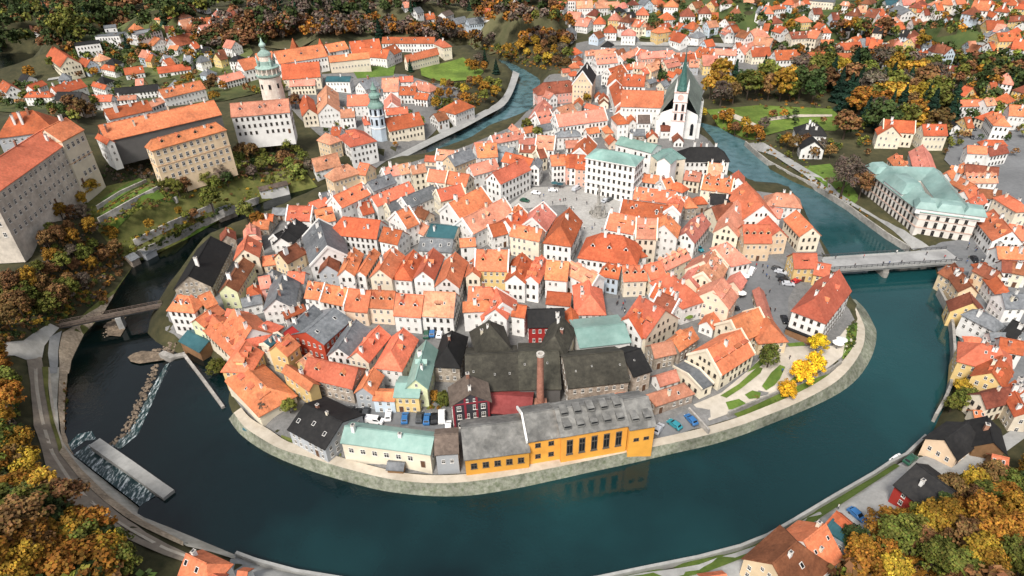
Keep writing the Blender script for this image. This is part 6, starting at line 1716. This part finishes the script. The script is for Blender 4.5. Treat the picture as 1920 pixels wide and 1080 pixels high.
for x, y, c, s in ((1012,372,'k',1), (1018,382,'u',0), (1036,385,'k',1), (1050,380,'r',0), (1060,378,'k',1), (1075,395,'w',1), (1100,385,'k',0), (1110,432,'u',1), (1160,562,'k',1), (1158,572,'k',0), (1168,575,'r',1), (1170,585,'k',1), (1429,503,'k',1), (1438,505,'u',0), (1430,514,'k',1), (1135,250,'k',1), (1150,200,'r',0), (1790,490,'k',1), (1815,462,'u',0), (1828,468,'k',1), (1530,945,'k',1), (1570,955,'w',1)):
    person(x, y, c, s, rng.uniform(0, 6.28))
q_ = random.Random(21)
for P, n in (([(985,380),(1030,352),(1100,352),(1175,392),(1120,460),(1100,460),(1080,400)], 22), ([(1415,480),(1455,490),(1470,560),(1445,620),(1420,590),(1400,530)], 12), ([(1150,562),(1185,565),(1175,595),(1155,590)], 5), ([(1122,200),(1140,205),(1135,255),(1122,250)], 6), ([(1790,470),(1830,470),(1850,510),(1810,500)], 7), ([(1380,700),(1440,660),(1550,660),(1480,715)], 6), ([(600,738),(830,776),(640,756)], 5)):
    for x, y in scatter(P, n, q_): person(x, y, q_.choice('kkkurwg'), q_.choice([0, 1]), q_.uniform(0, 6.28))
def on_bridge(t, v, c, s):
    a = at(1543, 494, 5.02); b = at(1788, 478, 5.02); d = (b-a).normalized(); p = a.lerp(b, t) + Vector((-d.y, d.x, 0))*v
    q = topx(p); n0 = len(THINGS); person(q[0], q[1], c, s, rng.uniform(0, 6.28))
    if len(THINGS) > n0: THINGS[-1][0].location = p
for t, v, c, s in ((.12,2.6,'k',1), (.2,-3.6,'k',1), (.33,2.,'r',0), (.41,-3.7,'k',1), (.46,-3.5,'u',1), (.55,-3.6,'k',0), (.6,3.5,'w',1), (.72,-3.5,'k',1), (.8,1.,'k',0), (.9,-2.,'r',1)): on_bridge(t, v, c, s)
# ------------------------------------------------------------------ parasols of the street cafes
def parasol(px, py, mat, cname, r=1.7):
    p = ground(px, py); p.z += .3; root = empty('parasol', p)
    m = MB(); m.ring(0, 0, [(.04, 0), (.04, 2.7)], 6); m.ring(0, 0, [(.3, 0), (.3, .1)], 8); m.build('pole', M_STEEL, root)
    m = MB(); m.ring(0, 0, [(r, 2.15), (r*.5, 2.5), (.05, 2.75)], 8, cap=False); m.build('canopy', mat, root)
    tag(root, None, 'parasol', 'parasols of the street cafes'); THINGS.append((root, f'{cname} parasol over a cafe terrace', (px, py)))
for x, y, c in ((1378,528,'w'), (1386,536,'p'), (1394,528,'w'), (1384,548,'p'), (1376,560,'p'), (1388,560,'w'), (1342,606,'b'), (1330,612,'w'), (1288,604,'g'), (1545,590,'w'), (1575,648,'w'), (1568,654,'w'), (470,812,'b'), (1040,352,'b'), (1050,354,'b')):
    parasol(x, y, {'w': M_WHITE, 'p': WALL['p'][0], 'b': ROOF['t'][0], 'g': M_GRASS}[c], {'w': 'white', 'p': 'pink', 'b': 'teal', 'g': 'green'}[c])
# ------------------------------------------------------------------ low back buildings in the gaps between the town houses
def infill_town(n, seed):
    q = random.Random(seed); base_skip = {'window', 'door', 'crown', 'trunk', 'undergrowth', 'far_woodland', 'garden_trees', 'town_paving', 'person', 'parasol', 'stone_river_bank', 'riverside_path'}
    V = []; Fc = []
    for o in col.objects:
        if o.type != 'MESH' or o.name.split('.')[0] not in ('wall', 'roof', 'street', 'square', 'car_park', 'garden_court', 'body', 'verge', 'lawn', 'pier'): continue
        M = Matrix.Identity(4); p = o; chain = []
        while p is not None: chain.append(p); p = p.parent
        for p in reversed(chain): M = M @ Matrix.LocRotScale(p.location, p.rotation_euler, p.scale)
        b = len(V); V.extend([M @ v.co for v in o.data.vertices]); Fc.extend([[b+i for i in f.vertices] for f in o.data.polygons])
    T = BVHTree.FromPolygons(V, Fc)
    TP = [(330,560),(350,500),(440,450),(560,400),(700,340),(880,276),(1000,230),(1040,160),(1090,100),(1300,110),(1240,240),(1350,330),(1460,370),(1530,450),(1540,500),(1440,480),(1400,600),(1440,640),(1300,740),(1180,720),(880,700),(700,760),(560,700),(440,660),(350,640)]
    done = 0
    for _ in range(6000):
        if done >= n: break
        x = q.uniform(330, 1540); y = q.uniform(100, 760)
        if not inpoly(x, y, TP) or inpoly(x, y, [(930,400),(985,335),(1110,330),(1200,385),(1150,480),(1080,500)]) or inpoly(x, y, [(1310,230),(1380,250),(1480,350),(1520,410),(1420,360),(1350,330)]): continue
        p = ground(x, y); d = p - CAM
        hit = T.ray_cast(CAM, d.normalized(), d.length + 1.5)
        if hit[0] is not None: continue
        near = min(FOOT, key=lambda f: (f[0]-p.x)**2 + (f[1]-p.y)**2); rz = near[2] + q.choice([0, 0, math.pi/2])
        w_, l_ = q.uniform(4, 6)/2, q.uniform(5, 8)/2
        def inside(px_, py_, f, m):
            dx, dy = px_-f[0], py_-f[1]; c, s_ = math.cos(f[2]), math.sin(f[2]); return abs(dx*c+dy*s_) < f[3]+m and abs(-dx*s_+dy*c) < f[4]+m
        c, s_ = math.cos(rz), math.sin(rz); me_ = (p.x, p.y, rz, l_, w_); ok = True
        pts = [(p.x+u*l_*c-v*w_*s_, p.y+u*l_*s_+v*w_*c) for u in (-1, -.5, 0, .5, 1) for v in (-1, 0, 1)]
        for f in FOOT:
            if abs(f[0]-p.x) + abs(f[1]-p.y) > 45: continue
            if any(inside(a, b, f, .25) for a, b in pts): ok = False; break
            fc, fs = math.cos(f[2]), math.sin(f[2])
            if any(inside(f[0]+u*f[3]*fc-v*f[4]*fs, f[1]+u*f[3]*fs+v*f[4]*fc, me_, .25) for u in (-1, 0, 1) for v in (-1, 0, 1)): ok = False; break
        if not ok: continue
        e = p + Vector((0, 0, 5.5)); a = topx(e + Vector((c, s_, 0))*l_); b = topx(e - Vector((c, s_, 0))*l_)
        house(a, b, w_*2, q.choice([3, 3.5, 4.5]), q.choice('oorrpbg'), q.choice('wwcas'), q.choice('gggh'), dict(full=1, c=q.choice([0, 0, 1])), 'outbuilding', None, 'outbuilding'); done += 1
    print('outbuildings', done)
infill_town(75, 4)
# the ground sheet itself, once everything lying on it is known
def terrain():
    ny, nx = XX.shape
    H2 = HG.ravel().copy()
    for a_ in COVER:
        H2 = np.where(segdist(PP, a_) < -1.0, np.minimum(H2, HG.ravel() - .6), H2)      # lie a little below the paving and lawns on top
    v = np.stack([XX.ravel(), YY.ravel(), H2], 1)
    k = np.arange(ny*nx).reshape(ny, nx)
    f = np.stack([k[:-1, :-1], k[:-1, 1:], k[1:, 1:], k[1:, :-1]], -1).reshape(-1, 4)
    me = bpy.data.meshes.new('ground'); me.from_pydata(v.tolist(), [], f.tolist()); me.materials.append(M_EARTH)
    me.polygons.foreach_set('use_smooth', [True]*len(f)); me.update()
    o = add('ground', me); tag(o, 'brown autumn ground of the valley and hillsides', None, None, 'structure')
terrain()
# ------------------------------------------------------------------ windows that nothing in view could show are left out
def scene_bvh(skip):
    V = []; Fc = []
    for o in col.objects:
        if o.type != 'MESH' or o.name.split('.')[0] in skip: continue
        M = Matrix.Identity(4); q = o; chain = []
        while q is not None: chain.append(q); q = q.parent
        for q in reversed(chain): M = M @ Matrix.LocRotScale(q.location, q.rotation_euler, q.scale)
        b = len(V); V.extend([M @ v.co for v in o.data.vertices]); Fc.extend([[b+i for i in p.vertices] for p in o.data.polygons])
    return BVHTree.FromPolygons(V, Fc)
SKIP = {'window', 'door', 'crown', 'trunk', 'chimney', 'headlight', 'wheel', 'undergrowth', 'far_woodland', 'garden_trees', 'ground'}
def prune():
    T = scene_bvh(SKIP)
    eyes = [CAM, CAM + Vector((14, 0, 0)), CAM + Vector((-14, 0, 0)), CAM + Vector((0, 0, 8))]
    n = 0
    for w_ in WINDOWS:
        r = w_.parent; M = Matrix.Translation(r.location) @ Matrix.Rotation(r.rotation_euler.z, 4, 'Z')
        c = M @ w_.location; nv = (M.to_3x3() @ (Matrix.Rotation(w_.rotation_euler.z, 3, 'Z') @ Vector((0, -1, 0))))
        if w_.name.startswith('door'): c.z += 1.2
        ok = False
        for e in eyes:
            if nv.dot(e - c) <= 0: continue
            for dz in (.5, -.4):
                s = c + nv*.3 + Vector((0, 0, dz)); d = e - s; u, v = topx(c)
                if not (-60 < u < W0+60 and -60 < v < H0+60): continue
                if T.ray_cast(s, d.normalized(), d.length)[0] is None: ok = True; break
            if ok: break
        if not ok: bpy.data.objects.remove(w_); n += 1
    print('pruned', n, 'of', len(WINDOWS))
prune()
# ------------------------------------------------------------------ labels that single each thing out
MORE = {'red house with grey roofs': (600, 620), 'mill house on the point': (1540, 580), 'yellow corner house': (1515, 505), 'yellow stepped gable house': (1092, 165), 'big square red hip roof': (1035, 420), 'tan four storey palace': (350, 295), 'long castle front': (50, 330), 'black roofed brewery': (940, 700), 'big orange barn': (490, 730), 'curved cream house': (1185, 530), 'black roofed river house': (395, 490), 'dark timber granary': (880, 745), 'golden garden trees': (1505, 690), 'footpath in the wood': (30, 1030), 'dark hipped park villa': (1520, 250), 'long red barracks': (700, 105), 'white river hotel': (672, 275), 'near left corner house': (350, 1060), 'black roofed red barn': (1730, 900), 'red roofed suburb terrace': (1510, 70), 'far modern white building': (160, 92), 'far river bend': (970, 150), 'raft chute': (200, 890)}
LM.update(MORE)
ORD = ['', 'second ', 'third ', 'fourth ', 'fifth ', 'sixth ', 'seventh ', 'eighth ', 'ninth ', 'tenth ', 'eleventh ', 'twelfth ', 'thirteenth ', 'fourteenth ', 'fifteenth ']
def label_all():
    from collections import defaultdict
    byp = defaultdict(list)
    for o, ph, px in THINGS: byp[ph].append((o, px))
    worst = 0
    for ph, L in byp.items():
        if len(L) == 1:
            o, px = L[0]; lm = min(LM, key=lambda k: (LM[k][0]-px[0])**2 + (LM[k][1]-px[1])**2); o['label'] = f'{ph} near the {lm}'; continue
        rank = {}
        for k in LM:
            s = sorted(L, key=lambda t: (LM[k][0]-t[1][0])**2 + (LM[k][1]-t[1][1])**2)
            for i, t in enumerate(s): rank[(t[0].name, k)] = i
        for o, px in L:
            # the landmark with the lowest rank; near ones win ties
            lm = min(LM, key=lambda k: (rank[(o.name, k)]*70 + math.hypot(LM[k][0]-px[0], LM[k][1]-px[1])*.6))
            r = rank[(o.name, lm)]; worst = max(worst, r)
            o['label'] = f'{ph}, {ORD[r]}nearest to the {lm}' if r < len(ORD) else f'{ph}, number {r+1} from the {lm}'
        for o, _ in L:
            if len(o['label'].split()) > 16: o['label'] = o['label'].replace('nearest to the', 'nearest the').replace('pale salmon', 'salmon')
        if len(L) > 2 and not L[0][0].get('group'):
            for o, _ in L:
                if 'group' not in o: o['group'] = {'townhouse': 'houses of the old town', 'house': 'houses round the old town', 'villa': 'houses of the far suburb', 'outbuilding': 'back buildings of the old town', 'tree': 'scattered single trees'}.get(o.name.split('.')[0], ph)
    print('labels', len(THINGS), 'worst rank', worst, 'longest', max(len(o['label'].split()) for o, _, _ in THINGS))
label_all()
